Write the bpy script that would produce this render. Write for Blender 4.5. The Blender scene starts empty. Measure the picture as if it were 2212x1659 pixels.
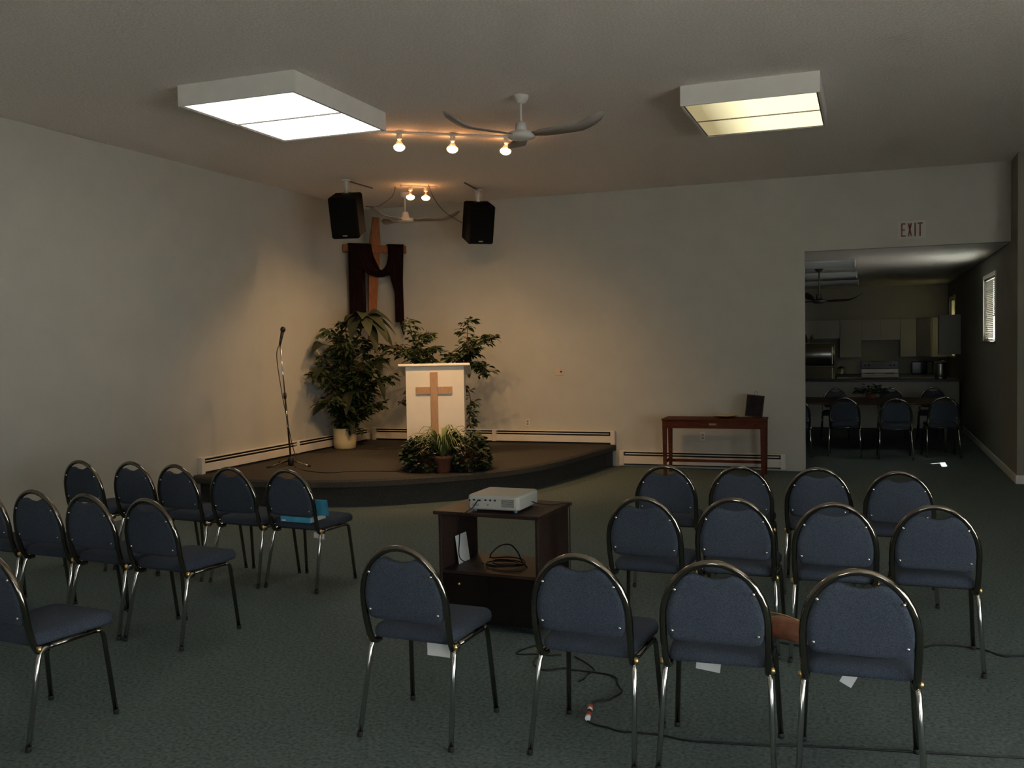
import bpy, math, random
from mathutils import Vector, Matrix
R = random.Random(7)
S = bpy.context.scene
COL = S.collection
PI = math.pi

# ------------------------------------------------------------------ camera
CAM = (7.0939, -12.7488, 1.70)
YAW, PITCH, ROLL, FPX = .3586, .0413, -.0183, 2056.8
cd = bpy.data.cameras.new('camera')
cd.sensor_fit = 'HORIZONTAL'; cd.sensor_width = 36.0
cd.lens = FPX / 2212 * 36.0
cd.clip_start = .05; cd.clip_end = 200
cam = bpy.data.objects.new('camera', cd); COL.objects.link(cam)
fwd = Vector((-math.sin(YAW) * math.cos(PITCH), math.cos(YAW) * math.cos(PITCH), -math.sin(PITCH)))
rgt = Vector((math.cos(YAW), math.sin(YAW), 0)); upv = rgt.cross(fwd)
r2 = math.cos(ROLL) * rgt + math.sin(ROLL) * upv
u2 = -math.sin(ROLL) * rgt + math.cos(ROLL) * upv
m = Matrix((r2, u2, -fwd)).transposed().to_4x4(); m.translation = CAM
cam.matrix_world = m
S.camera = cam

# ------------------------------------------------------------------ world, sun, exposure
S.view_settings.view_transform = 'Standard'; S.view_settings.look = 'None'
S.view_settings.exposure = 0.0; S.view_settings.gamma = 1.0
S.view_settings.use_curve_mapping = False
W = bpy.data.worlds.new('sky'); S.world = W; W.use_nodes = True
bg = W.node_tree.nodes['Background']
bg.inputs[0].default_value = (.88, .95, 1.0, 1); bg.inputs[1].default_value = 8.5

sl = bpy.data.lights.new('sun', 'SUN'); sl.energy = 80; sl.angle = .009; sl.color = (1, .95, .85)
sun = bpy.data.objects.new('sun', sl); COL.objects.link(sun)
sun.rotation_euler = Vector((-.61, -.52, -1.66)).to_track_quat('-Z', 'Y').to_euler()
sun.location = (14, 6, 12)

def portal(cx, cz, w, h, y, rz=0):
    l = bpy.data.lights.new('window_daylight', 'AREA'); l.shape = 'RECTANGLE'; l.size = w; l.size_y = h
    l.cycles.is_portal = True
    o = bpy.data.objects.new('window_daylight', l); COL.objects.link(o)
    o.location = (cx, y, cz); o.rotation_euler = (PI / 2, 0, rz)      # faces into the hall
REAR = -16.5
REAR_WINDOWS = [(5.2, 6.1, .05, 2.15), (9.0, 10.4, .85, 2.35)]
for a, b, c, d in REAR_WINDOWS: portal((a + b) / 2, (c + d) / 2, b - a, d - c, REAR - .14)
SIDE_WINDOWS = [(-14.9, -12.5, .05, 2.30), (-11.9, -9.5, .05, 2.30)]
for a, b, c, d in SIDE_WINDOWS: portal(11.6 + .14, (c + d) / 2, b - a, d - c, (a + b) / 2, PI / 2)

# ------------------------------------------------------------------ materials
MATS = {}
def mat(name, col, rough=.6, metal=0., var=0., scale=20., bump=0., bscale=None, spec=.5, emit=None, es=0., coord='Object', stretch=None, col2=None, trans=None):
    if name in MATS: return MATS[name]
    M = bpy.data.materials.new(name); M.use_nodes = True
    nt = M.node_tree; b = nt.nodes['Principled BSDF']
    b.inputs['Base Color'].default_value = (*col, 1); b.inputs['Roughness'].default_value = rough
    b.inputs['Metallic'].default_value = metal; b.inputs['Specular IOR Level'].default_value = spec
    if emit: b.inputs['Emission Color'].default_value = (*emit, 1); b.inputs['Emission Strength'].default_value = es
    if var or bump:
        tc = nt.nodes.new('ShaderNodeTexCoord'); mp = nt.nodes.new('ShaderNodeMapping')
        nt.links.new(tc.outputs[coord], mp.inputs[0])
        if stretch: mp.inputs['Scale'].default_value = stretch
    if var:
        n = nt.nodes.new('ShaderNodeTexNoise'); n.inputs['Scale'].default_value = scale; n.inputs['Detail'].default_value = 5
        nt.links.new(mp.outputs[0], n.inputs[0])
        cr = nt.nodes.new('ShaderNodeValToRGB')
        lo = [max(0, c * (1 - var)) for c in col]; hi = [min(1, c * (1 + var)) for c in (col2 or col)]
        cr.color_ramp.elements[0].position = .3; cr.color_ramp.elements[1].position = .7
        cr.color_ramp.elements[0].color = (*lo, 1); cr.color_ramp.elements[1].color = (*hi, 1)
        nt.links.new(n.outputs[0], cr.inputs[0]); nt.links.new(cr.outputs[0], b.inputs['Base Color'])
    if bump:
        n2 = nt.nodes.new('ShaderNodeTexNoise'); n2.inputs['Scale'].default_value = bscale or scale * 4; n2.inputs['Detail'].default_value = 3
        nt.links.new(mp.outputs[0], n2.inputs[0])
        bp = nt.nodes.new('ShaderNodeBump'); bp.inputs['Strength'].default_value = bump; bp.inputs['Distance'].default_value = .01
        nt.links.new(n2.outputs[0], bp.inputs['Height']); nt.links.new(bp.outputs[0], b.inputs['Normal'])
    MATS[name] = M
    return M
WALL = mat('painted_drywall', (.47, .47, .425), .8, var=.03, scale=3, bump=.15, bscale=180, spec=.2)
CEIL = mat('stippled_ceiling', (.86, .80, .755), .95, var=.12, scale=60, bump=.9, bscale=45, spec=.1)
CARPET = mat('grey_green_carpet', (.122, .155, .148), 1., var=.35, scale=55, bump=.6, bscale=220, spec=.05)
STAGEC = mat('grey_brown_carpet', (.072, .068, .062), 1., var=.3, scale=70, bump=.6, bscale=260, spec=.05)
NOSE = mat('dark_carpet_edge', (.066, .064, .058), 1., var=.3, scale=90, bump=.5, bscale=260, spec=.05)
WHITE = mat('white_enamel', (.72, .71, .68), .45, var=.03, scale=8)
HEATER = mat('cream_heater_enamel', (.66, .62, .54), .4, var=.04, scale=6)
DARK = mat('dark_slot', (.012, .012, .012), .7)
BLACK = mat('black_plastic', (.010, .010, .011), .5, bump=.1, bscale=300)
RUBBER = mat('black_rubber', (.012, .012, .012), .75)
FABRIC = mat('navy_blue_fabric', (.055, .067, .090), .95, var=.35, scale=220, bump=.4, bscale=500, spec=.1)
CHROME = mat('dark_chrome', (.24, .215, .18), .09, metal=1.)
LEGCH = mat('chrome_leg', (.70, .68, .64), .13, metal=1.)
BRASS = mat('brass', (.80, .55, .22), .28, metal=1.)
BOLT = mat('bright_bolt', (.85, .82, .75), .15, metal=1.)
CHERRY = mat('red_cherry_wood', (.085, .020, .009), .6, spec=.15, var=.35, scale=9, stretch=(1, 6, 6))
OAK = mat('stained_pine', (.20, .068, .020), .6, spec=.2, var=.25, scale=12, stretch=(6, 6, 1))
TANW = mat('tan_oak', (.45, .27, .14), .5, var=.15, scale=14, stretch=(6, 6, 1))
CLOTH = mat('dark_maroon_cloth', (.010, .0045, .005), .95, var=.3, scale=14, bump=.3, bscale=90, spec=.05)
LECT = mat('ivory_lectern_paint', (.80, .74, .62), .5, var=.03, scale=5)
DARKW = mat('dark_walnut_laminate', (.030, .016, .012), .5, spec=.25, var=.3, scale=8, stretch=(1, 8, 8))
PLAST = mat('silver_grey_plastic', (.42, .42, .38), .4)
PAPER = mat('white_paper', (.80, .80, .78), .8)
BLUEP = mat('teal_blue_card', (.05, .30, .46), .6, var=.25, scale=9)
LEATHER = mat('brown_leather', (.22, .085, .045), .38, var=.3, scale=18, bump=.3, bscale=60)
LEAF = mat('ficus_leaf', (.028, .050, .016), .5, var=.4, scale=5)
LEAF2 = mat('broad_leaf', (.014, .022, .007), .7, var=.35, scale=6)
LEAF3 = mat('dark_ivy_leaf', (.018, .036, .012), .7, var=.5, scale=8)
SPIDER = mat('spider_plant_leaf', (.14, .18, .05), .5, var=.35, scale=9)
BARK = mat('bark', (.09, .05, .03), .9, var=.3, scale=30)
CREAM = mat('cream_ceramic', (.70, .60, .36), .45, var=.05, scale=6)
TERRA = mat('terracotta', (.16, .055, .03), .7, var=.25, scale=12)
SOIL = mat('soil', (.02, .014, .01), 1., var=.4, scale=40)
RED = mat('exit_red', (.11, .007, .010), .5)
REDP = mat('red_plastic', (.50, .06, .03), .4)
APPL = mat('appliance_enamel', (.55, .54, .50), .20, spec=.8)
STEEL = mat('brushed_steel', (.60, .60, .58), .32, metal=1.)
CABW = mat('white_cabinet', (.52, .51, .49), .5)
CTOP = mat('dark_worktop', (.06, .055, .05), .35, var=.3, scale=40)
SMOKE = mat('smoked_glass', (.008, .008, .009), .12)
CORD = mat('black_cord', (.008, .008, .009), .5)
FANW = mat('white_fan_metal', (.62, .60, .57), .4)
FANB = mat('grey_fan_blade', (.25, .225, .21), .5)
SPK = mat('speaker_cabinet_black', (.006, .006, .006), .9, bump=.2, bscale=200, spec=.05)
GRILL = mat('speaker_grille_cloth', (.005, .0055, .006), .95, bump=.3, bscale=400, spec=.03)
ICON = mat('dark_painted_panel', (.018, .015, .018), .8, spec=.1, var=.5, scale=9)
SLATM = mat('ivory_blind_slat', (.36, .345, .29), .5)
GROUND = mat('daylight_bounce_ground', (.62, .59, .55), .95, var=.2, scale=2)  # unseen ground outside, made pale to bounce daylight up to the ceiling
def emat(name, col, strength, grad=None):
    M = bpy.data.materials.new(name); M.use_nodes = True; nt = M.node_tree
    b = nt.nodes['Principled BSDF']; b.inputs['Base Color'].default_value = (.7, .7, .65, 1); b.inputs['Roughness'].default_value = .5
    b.inputs['Emission Color'].default_value = (*col, 1); b.inputs['Emission Strength'].default_value = strength
    return M
LENS = emat('lit_diffuser', (1, .97, .86), 2.6)
LENSY = emat('ageing_lit_diffuser', (1, .88, .50), 1.0)
# emission ramp paints in a half-failed tube's falloff along the lens; no tubes modelled
def tube_falloff(M):
    nt = M.node_tree; b = nt.nodes['Principled BSDF']
    tc = nt.nodes.new('ShaderNodeTexCoord'); sx = nt.nodes.new('ShaderNodeSeparateXYZ'); nt.links.new(tc.outputs['Generated'], sx.inputs[0])
    cr = nt.nodes.new('ShaderNodeValToRGB')
    cr.color_ramp.elements[0].color = (.34, .27, .12, 1); cr.color_ramp.elements[0].position = .10
    cr.color_ramp.elements[1].color = (1.45, 1.32, .78, 1); cr.color_ramp.elements[1].position = .48
    nt.links.new(sx.outputs[0], cr.inputs[0]); nt.links.new(cr.outputs[0], b.inputs['Emission Color'])
tube_falloff(LENSY)
BULB = emat('hot_bulb_face', (1, .72, .32), 5.0)
def glassmat(name, tint=(1, 1, 1), gl=.08):
    M = bpy.data.materials.new(name); M.use_nodes = True; nt = M.node_tree
    nt.nodes.remove(nt.nodes['Principled BSDF']); out = nt.nodes['Material Output']
    t = nt.nodes.new('ShaderNodeBsdfTransparent'); t.inputs[0].default_value = (*tint, 1)
    g = nt.nodes.new('ShaderNodeBsdfGlossy'); g.inputs['Roughness'].default_value = .05
    mx = nt.nodes.new('ShaderNodeMixShader'); mx.inputs[0].default_value = gl
    nt.links.new(t.outputs[0], mx.inputs[1]); nt.links.new(g.outputs[0], mx.inputs[2]); nt.links.new(mx.outputs[0], out.inputs[0])
    return M
GLASS = glassmat('window_glass', (.97, .97, .97))
BGLASS = glassmat('bulb_glass', (.98, .80, .62), .12)
SHADE = bpy.data.materials.new('translucent_shade'); SHADE.use_nodes = True
_nt = SHADE.node_tree; _nt.nodes.remove(_nt.nodes['Principled BSDF'])
_t = _nt.nodes.new('ShaderNodeBsdfTranslucent'); _t.inputs[0].default_value = (.15, .138, .09, 1)
_nt.links.new(_t.outputs[0], _nt.nodes['Material Output'].inputs[0])

# ------------------------------------------------------------------ mesh helpers
class MB:
    def __init__(s): s.v = []; s.f = []; s.sm = []
    def add(s, vs, fs, smooth=False):
        o = len(s.v); s.v += [tuple(v) for v in vs]
        for f in fs: s.f.append(tuple(i + o for i in f)); s.sm.append(smooth)
        return s
    def box(s, a, b, rot=None, piv=None):
        (x0, y0, z0), (x1, y1, z1) = a, b
        vs = [Vector(p) for p in ((x0,y0,z0),(x1,y0,z0),(x1,y1,z0),(x0,y1,z0),(x0,y0,z1),(x1,y0,z1),(x1,y1,z1),(x0,y1,z1))]
        if rot is not None:
            pv = Vector(piv or (0, 0, 0)); vs = [rot @ (v - pv) + pv for v in vs]
        return s.add(vs, [(0,3,2,1),(4,5,6,7),(0,1,5,4),(1,2,6,5),(2,3,7,6),(3,0,4,7)])
    def rbox(s, a, b, r=.01, rot=None, piv=None):      # box with chamfered edges
        c = [(a[i] + b[i]) / 2 for i in range(3)]; h = [abs(b[i] - a[i]) / 2 for i in range(3)]
        r = min(r, *[x * .9 for x in h]); vs = []; idx = {}
        for sx in (-1, 1):
            for sy in (-1, 1):
                for sz in (-1, 1):
                    for ax in range(3):
                        p = [sx * (h[0] - r), sy * (h[1] - r), sz * (h[2] - r)]; p[ax] = (sx, sy, sz)[ax] * h[ax]
                        idx[(sx, sy, sz, ax)] = len(vs); vs.append(Vector((c[0] + p[0], c[1] + p[1], c[2] + p[2])))
        fs = []
        for ax in range(3):
            u, w = (ax + 1) % 3, (ax + 2) % 3
            for sg in (-1, 1):
                q = []
                for a_, b_ in ((-1,-1),(1,-1),(1,1),(-1,1)):
                    k = [0,0,0]; k[ax] = sg; k[u] = a_; k[w] = b_; q.append(idx[(*k, ax)])
                fs.append(tuple(q if sg > 0 else q[::-1]))
        for ax in range(3):                            # edges parallel to ax
            u, w = (ax + 1) % 3, (ax + 2) % 3
            for a_ in (-1, 1):
                for b_ in (-1, 1):
                    k0 = [0,0,0]; k1 = [0,0,0]
                    k0[ax] = -1; k1[ax] = 1; k0[u] = k1[u] = a_; k0[w] = k1[w] = b_
                    q = (idx[(*k0, u)], idx[(*k1, u)], idx[(*k1, w)], idx[(*k0, w)])
                    fs.append(q if a_ * b_ > 0 else q[::-1])
        for sx in (-1, 1):
            for sy in (-1, 1):
                for sz in (-1, 1):
                    t = (idx[(sx,sy,sz,0)], idx[(sx,sy,sz,1)], idx[(sx,sy,sz,2)])
                    fs.append(t if sx * sy * sz > 0 else t[::-1])
        if rot is not None:
            pv = Vector(piv or (0, 0, 0)); vs = [rot @ (v - pv) + pv for v in vs]
        return s.add(vs, fs)
    def tube(s, pts, r, n=8, cap=True):
        pts = [Vector(p) for p in pts]; k = len(pts)
        rs = r if isinstance(r, (list, tuple)) else [r] * k
        vs = []; prev = None
        for i, p in enumerate(pts):
            d = (pts[min(i + 1, k - 1)] - pts[max(i - 1, 0)]).normalized()
            if prev is None:
                a = Vector((0, 0, 1)) if abs(d.z) < .9 else Vector((1, 0, 0)); x = d.cross(a).normalized()
            else:
                x = (prev - d * prev.dot(d)).normalized()
            prev = x; y = d.cross(x)
            for j in range(n):
                t = 2 * PI * j / n; vs.append(p + rs[i] * (math.cos(t) * x + math.sin(t) * y))
        fs = [(i*n+j, i*n+(j+1)%n, (i+1)*n+(j+1)%n, (i+1)*n+j) for i in range(k-1) for j in range(n)]
        s.add(vs, fs, True)
        if cap:
            o = len(s.v) - len(vs)
            s.f.append(tuple(o + j for j in range(n))[::-1]); s.sm.append(False)
            s.f.append(tuple(o + (k-1)*n + j for j in range(n))); s.sm.append(False)
        return s
    def lathe(s, prof, c=(0, 0, 0), n=20, smooth=True, rot=None):
        vs = []; k = len(prof)
        for r_, z in prof:
            for j in range(n):
                t = 2 * PI * j / n; v = Vector((r_ * math.cos(t), r_ * math.sin(t), z))
                if rot is not None: v = rot @ v
                vs.append(v + Vector(c))
        fs = [(i*n+j, i*n+(j+1)%n, (i+1)*n+(j+1)%n, (i+1)*n+j) for i in range(k-1) for j in range(n)]
        s.add(vs, fs, smooth); o = len(s.v) - len(vs)
        if prof[0][0] > 1e-4: s.f.append(tuple(o + j for j in range(n))[::-1]); s.sm.append(False)
        if prof[-1][0] > 1e-4: s.f.append(tuple(o + (k-1)*n + j for j in range(n))); s.sm.append(False)
        return s
    def prism(s, poly, z0, z1):
        n = len(poly)
        vs = [(x, y, z0) for x, y in poly] + [(x, y, z1) for x, y in poly]
        return s.add(vs, [tuple(range(n))[::-1], tuple(range(n, 2*n))] + [(i, (i+1)%n, n+(i+1)%n, n+i) for i in range(n)])
    def rings(s, rings, smooth=True, cap0=True, cap1=True):
        n = len(rings[0]); vs = [p for r_ in rings for p in r_]
        fs = [(i*n+j, i*n+(j+1)%n, (i+1)*n+(j+1)%n, (i+1)*n+j) for i in range(len(rings)-1) for j in range(n)]
        s.add(vs, fs, smooth); o = len(s.v) - len(vs)
        if cap0: s.f.append(tuple(o + j for j in range(n))[::-1]); s.sm.append(False)
        if cap1: s.f.append(tuple(o + (len(rings)-1)*n + j for j in range(n))); s.sm.append(False)
        return s
    def mesh(s, name, material):
        me = bpy.data.meshes.new(name); me.from_pydata(s.v, [], s.f); me.update()
        me.polygons.foreach_set('use_smooth', s.sm); me.materials.append(material)
        return me
    def build(s, name, material, parent=None, loc=None, rot=None):
        o = bpy.data.objects.new(name, s.mesh(name, material)); COL.objects.link(o)
        if loc is not None: o.location = loc
        if rot is not None: o.rotation_euler = rot
        if parent is not None: o.parent = parent
        return o
def tag(o, label, cat, group=None):
    o['label'] = label; o['category'] = cat
    if group: o['group'] = group
    return o
def thing(name, label, cat, loc=(0, 0, 0), rz=0., group=None):
    o = bpy.data.objects.new(name, None); COL.objects.link(o); o.empty_display_size = .1
    o.location = loc; o.rotation_euler = (0, 0, rz)
    return tag(o, label, cat, group)
def struct(o): o['kind'] = 'structure'; return o
def copy_tree(o, parent=None):
    c = o.copy(); COL.objects.link(c)
    if parent is not None: c.parent = parent
    for ch in o.children: copy_tree(ch, c)
    return c
def box(name, m_, a, b, parent=None, r=None):
    q = MB(); q.rbox(a, b, r) if r else q.box(a, b)
    return q.build(name, m_, parent)
def spline(P, k=8, closed=False):
    P = [Vector(p) for p in P]; out = []; n = len(P)
    for i in range(n if closed else n - 1):
        g = (lambda j: P[j % n]) if closed else (lambda j: P[max(0, min(n - 1, j))])
        a, b, c, d = g(i-1), g(i), g(i+1), g(i+2)
        for t in range(k):
            t /= k
            out.append(.5 * ((2*b) + (c-a)*t + (2*a-5*b+4*c-d)*t*t + (3*b-a-3*c+d)*t**3))
    if not closed: out.append(P[-1])
    return out

# ------------------------------------------------------------------ the setting
H, KH, XR, YR, XE, YK, XO = 3.7675, 2.82, 8.684, -.56, 11.6, 9.8, 6.33
struct(box('ground', GROUND, (-30, -50, -.4), (45, 45, -.14)))
struct(box('floor', CARPET, (-.12, REAR - .12, -.12), (XE + .12, YK + .12, 0)))
struct(box('ceiling', CEIL, (-.12, REAR - .12, H), (XE + .12, .12, H + .15)))
struct(box('ceiling_kitchen', CEIL, (2.6, .12, KH), (XR + .12, YK + .12, KH + .15)))
struct(box('wall_left', WALL, (-.12, REAR - .12, 0), (0, .12, H)))
q = MB(); q.box((0, 0, 0), (XO, .12, H)); q.box((XO, 0, KH), (XR, .12, H)); struct(q.build('wall_back', WALL))
# wall on the right, running on into the kitchen, with two window openings
def wall_x(name, x0, x1, y0, y1, z1, holes, m_):
    q = MB(); y = y0
    for (a, b, c, d) in holes:
        q.box((x0, y, 0), (x1, a, z1)); q.box((x0, a, 0), (x1, b, c)); q.box((x0, a, d), (x1, b, z1)); y = b
    q.box((x0, y, 0), (x1, y1, z1)); return struct(q.build(name, m_))
def wall_y(name, y0, y1, x0, x1, z1, holes, m_):
    q = MB(); x = x0
    for (a, b, c, d) in sorted(holes):
        q.box((x, y0, 0), (a, y1, z1))
        if c > 0: q.box((a, y0, 0), (b, y1, c))
        q.box((a, y0, d), (b, y1, z1)); x = b
    q.box((x, y0, 0), (x1, y1, z1)); return struct(q.build(name, m_))
W1 = (1.42, 2.80, 1.63, 2.52); W2 = (7.75, 9.02, 1.30, 2.47)
wall_x('wall_right', XR, XR + .12, YR, YK, H, [W1, W2], mat('shade_darkened_paint', (.25, .24, .20), .8, var=.04, scale=3, bump=.15, bscale=180, spec=.2))  # wall colour darkened to stand in for the shade on this side
struct(box('wall_right_return', WALL, (XR + .12, YR, 0), (XE, YR + .12, H)))
wall_x('wall_right_rear', XE, XE + .12, REAR, YR + .12, H, SIDE_WINDOWS, WALL)
wall_y('wall_rear', REAR - .12, REAR, 0, XE, H, REAR_WINDOWS, WALL)
struct(box('wall_kitchen_far', WALL, (2.6, YK, 0), (XR + .12, YK + .12, KH)))
struct(box('wall_kitchen_left', WALL, (2.6, .12, 0), (2.72, YK, KH)))
struct(box('baseboard_right', WHITE, (XR - .014, YR, 0), (XR, 6.0, .10), r=.004))
struct(box('baseboard_right_return', WHITE, (XR - .014, YR - .014, 0), (XE, YR, .10), r=.004))
# rear windows (behind the viewer) let the daylight in
for i, (a, b, c, d) in enumerate(REAR_WINDOWS):
    w = thing('window_%d' % (i + 3), 'glazed opening in the rear wall', 'window'); del w['label']; del w['category']; struct(w)
    q = MB(); y0, y1 = REAR - .10, REAR - .02; t = .05
    q.box((a, y0, c), (a + t, y1, d)); q.box((b - t, y0, c), (b, y1, d)); q.box((a + t, y0, c), (b - t, y1, c + t)); q.box((a + t, y0, d - t), (b - t, y1, d))
    q.box(((a + b) / 2 - t / 2, y0, c + t), ((a + b) / 2 + t / 2, y1, d - t)); q.build('window_frame', WHITE, w)
    mid = (a + b) / 2
    for u, v in ((a + t, mid - t / 2), (mid + t / 2, b - t)): box('pane', GLASS, (u, REAR - .065, c + t), (v, REAR - .059, d - t), w)
for i, (a, b, c, d) in enumerate(SIDE_WINDOWS):
    w = bpy.data.objects.new('window_%d' % (i + 5), None); COL.objects.link(w); struct(w)
    q = MB(); x0, x1 = XE + .02, XE + .10; t = .05
    q.box((x0, a, c), (x1, a + t, d)); q.box((x0, b - t, c), (x1, b, d)); q.box((x0, a + t, c), (x1, b - t, c + t)); q.box((x0, a + t, d - t), (x1, b - t, d))
    mid = (a + b) / 2; q.box((x0, mid - t / 2, c + t), (x1, mid + t / 2, d - t)); q.build('window_frame', WHITE, w)
    for u, v in ((a + t, mid - t / 2), (mid + t / 2, b - t)): box('pane', GLASS, (XE + .059, u, c + t), (XE + .065, v, d - t), w)
# kitchen windows
def side_window(n, W_):
    a, b, c, d = W_; w = bpy.data.objects.new('window_%d' % n, None); COL.objects.link(w); struct(w)
    t = .04; x0, x1 = XR + .05, XR + .10; q = MB()
    q.box((x0, a, c), (x1, a + t, d)); q.box((x0, b - t, c), (x1, b, d)); q.box((x0, a + t, c), (x1, b - t, c + t)); q.box((x0, a + t, d - t), (x1, b - t, d))
    q.build('window_frame', WHITE, w); box('pane', GLASS, (XR + .073, a + t, c + t), (XR + .078, b - t, d - t), w)
    box('window_sill', mat('shade_darkened_paint', (.25, .24, .20)), (XR - .03, a - .03, c - .03), (XR + .05, b + .03, c), w, .005)  # sill shares the darkened wall colour to weaken its sunlit bounce
    q = MB(); e = .05
    q.box((XR - .012, a - e, c), (XR, a, d + e)); q.box((XR - .012, b, c), (XR, b + e, d + e)); q.box((XR - .012, a, d), (XR, b, d + e)); q.build('window_casing', WHITE, w)
    return w
side_window(1, W1); side_window(2, W2)
def blind(label, ya, yb, zlow):
    bl = thing('window_blind', label, 'blind', (XR + .022, 0, 0), 0, 'blinds in the side window')
    box('headrail', SLATM, (-.018, ya, W1[3] - .03), (.018, yb, W1[3]), bl, .004)
    sm = MB(); sm.box((-.0135, ya + .004, -.0008), (.0135, yb - .004, .0008), Matrix.Rotation(math.radians(56), 3, 'Y'))
    smesh = sm.mesh('slat', SLATM); z = W1[3] - .05
    while z > zlow + .02:
        o = bpy.data.objects.new('slat', smesh); COL.objects.link(o); o.parent = bl; o.location = (0, 0, z); z -= .0262
    box('bottom_rail', SLATM, (-.014, ya + .002, zlow), (.014, yb - .002, zlow + .015), bl, .003)
    for yy in (ya + .12, yb - .12): MB().tube([(0, yy, zlow + .01), (0, yy, W1[3] - .02)], .0015, 5).build('lift_cord', SLATM, bl)
blind('wide slatted blind in the side window, lowered to the sill', 1.86, W1[1] - .01, W1[2] + .01)
blind('narrow slatted blind in the side window, half raised', W1[0] + .01, 1.84, 1.97)
sh = thing('roller_shade', 'cream roller shade glowing in the far kitchen window', 'blind', (XR + .03, 0, 0))
box('shade_cloth', SHADE, (0, W2[0] + .01, W2[2] + .01), (.002, W2[1] - .01, W2[3] - .03), sh)
MB().tube([(.01, W2[0] + .005, W2[3] - .02), (.01, W2[1] - .005, W2[3] - .02)], .015).build('roller', SLATM, sh)

# ------------------------------------------------------------------ corner stage
SZ = .30
edge = [(0, -4.07), (.50, -4.18), (.96, -4.20), (1.60, -4.09), (2.15, -3.88), (2.55, -3.58), (2.95, -3.22), (3.37, -2.63), (3.62, -1.76), (3.77, -.6), (3.83, 0)]
ep = [(p.x, p.y) for p in spline([(x, y, 0) for x, y in edge], 6)]
def inset(poly, d):
    out = []
    for i, (x, y) in enumerate(poly):
        a = Vector(poly[max(i - 1, 0)]); b = Vector(poly[min(i + 1, len(poly) - 1)]); t = (b - a).normalized()
        out.append((max(0, x - t.y * d * -1 * -1), min(0, y + t.x * d)))
    return out
ri = inset(ep, .13)
ri[0] = (0, ep[0][1] + .13); ri[-1] = (ep[-1][0] - .05, 0)
st = thing('stage', 'low carpeted corner stage with a curved front edge', 'stage')
st.location = (.003, -.003, 0)
q = MB(); q.prism([(0, 0)] + ri[::1], .0, SZ - .085); q.build('riser', NOSE, st)
q = MB(); rr = [inset(ep, .012), ep, ep, inset(ep, .02)]; zz = [SZ - .085, SZ - .075, SZ - .02, SZ - .002]
q.rings([[(x, y, z) for x, y in [(0, 0)] + e_] for e_, z in zip(rr, zz)], smooth=False); q.build('nosing', NOSE, st)
q = MB(); q.prism([(0, 0)] + inset(ep, .03), SZ - .004, SZ); q.build('deck_carpet', STAGEC, st)

# ------------------------------------------------------------------ baseboard heaters
def heater(label, L, joints, loc, rz, ends=(True, True), hgt=.185):
    """runs along local +x, back at y=0, projects to -y"""
    h = thing('baseboard_heater', label, 'heater', loc, rz, 'baseboard heaters along the walls')
    d = .065; xs = [0] + joints + [L]
    box('back_plate', DARK, (.0, -.012, .004), (L, -.001, hgt - .002), h)
    for a, b in zip(xs[:-1], xs[1:]):
        g = .006
        q = MB(); q.rbox((a + g, -d, .025), (b - g, -d + .012, hgt - .066), .004); q.build('front_panel', HEATER, h)
        q = MB(); q.rbox((a + .03, -d + .004, hgt - .045), (b - .03, -d + .012, hgt - .032), .002); q.build('damper_blade', HEATER, h)
        q = MB(); q.rbox((a + g, -d + .002, hgt - .013), (b - g, -.002, hgt), .003); q.build('top_rail', HEATER, h)
    for x in joints: box('joint_strip', HEATER, (x - .03, -d - .002, .02), (x + .03, -.002, hgt + .002), h, .003)
    if ends[0]: box('end_cap', HEATER, (-.05, -d - .004, 0), (.012, -.001, hgt + .006), h, .004)
    if ends[1]: box('end_cap', HEATER, (L - .012, -d - .004, 0), (L + .05, -.001, hgt + .006), h, .004)
    return h
heater('cream baseboard heater on the left wall behind the microphone stand', 3.82, [1.90], (0, -3.94, SZ), PI / 2, (True, False))
heater('long cream baseboard heater along the back wall behind the lectern', 3.66, [1.93], (.12, 0, SZ), 0, (True, True))
heater('low cream baseboard heater behind the red wooden table', 2.10, [], (3.94, 0, .02), 0, (True, True), .20)

# ------------------------------------------------------------------ wall fittings
e = thing('wall_plate', 'small beige control plate with a dark knob on the back wall', 'wall plate', (3.03, 0, 1.30))
box('plate', mat('beige_plate', (.55, .45, .36), .5), (-.065, -.008, -.045), (.065, 0, .045), e, .004)
MB().lathe([(.013, 0), (.013, .016), (.009, .02), (0, .02)], (.028, -.008, .01), 12, rot=Matrix.Rotation(PI / 2, 3, 'X')).build('knob', BLACK, e)
def outlet(label, loc, rz):
    e = thing('wall_outlet', label, 'outlet', loc, rz, 'wall outlets')
    box('plate', mat('pale_outlet', (.62, .58, .50), .45), (-.035, -.006, -.058), (.035, 0, .058), e, .003)
    for z in (-.02, .02): box('socket', mat('socket_dark', (.25, .22, .18), .5), (-.014, -.008, z - .013), (.014, -.006, z + .013), e)
outlet('pale wall outlet above the heater right of the lectern', (2.545, 0, .585), 0)
outlet('grey wall outlet under the red wooden table', (5.02, 0, .43), 0)
ex = thing('exit_sign', 'red EXIT lettering on a pale plate over the wide opening', 'exit sign', (7.600, 0, 3.022), 0)
box('sign_plate', mat('pale_sign_plate', (.52, .515, .455), .6), (-.165, -.005, -.115), (.165, 0, .115), ex, .002)
lh = .165; lw = .052; t = .017
def letter(x, segs):
    q = MB()
    for s_ in segs: q.box(*s_) if len(s_) == 2 else q.box(s_[0], s_[1], s_[2], s_[3])
    q.build('letter', RED, ex, (x, -.005, 0))
y0, y1 = -.006, 0
hb = lh / 2
letter(-.100, [((-lw/2, y0, -hb), (-lw/2 + t, y1, hb)), ((-lw/2 + t, y0, hb - t), (lw/2, y1, hb)), ((-lw/2 + t, y0, -t/2), (lw/2 - .008, y1, t/2)), ((-lw/2 + t, y0, -hb), (lw/2, y1, -hb + t))])
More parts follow.
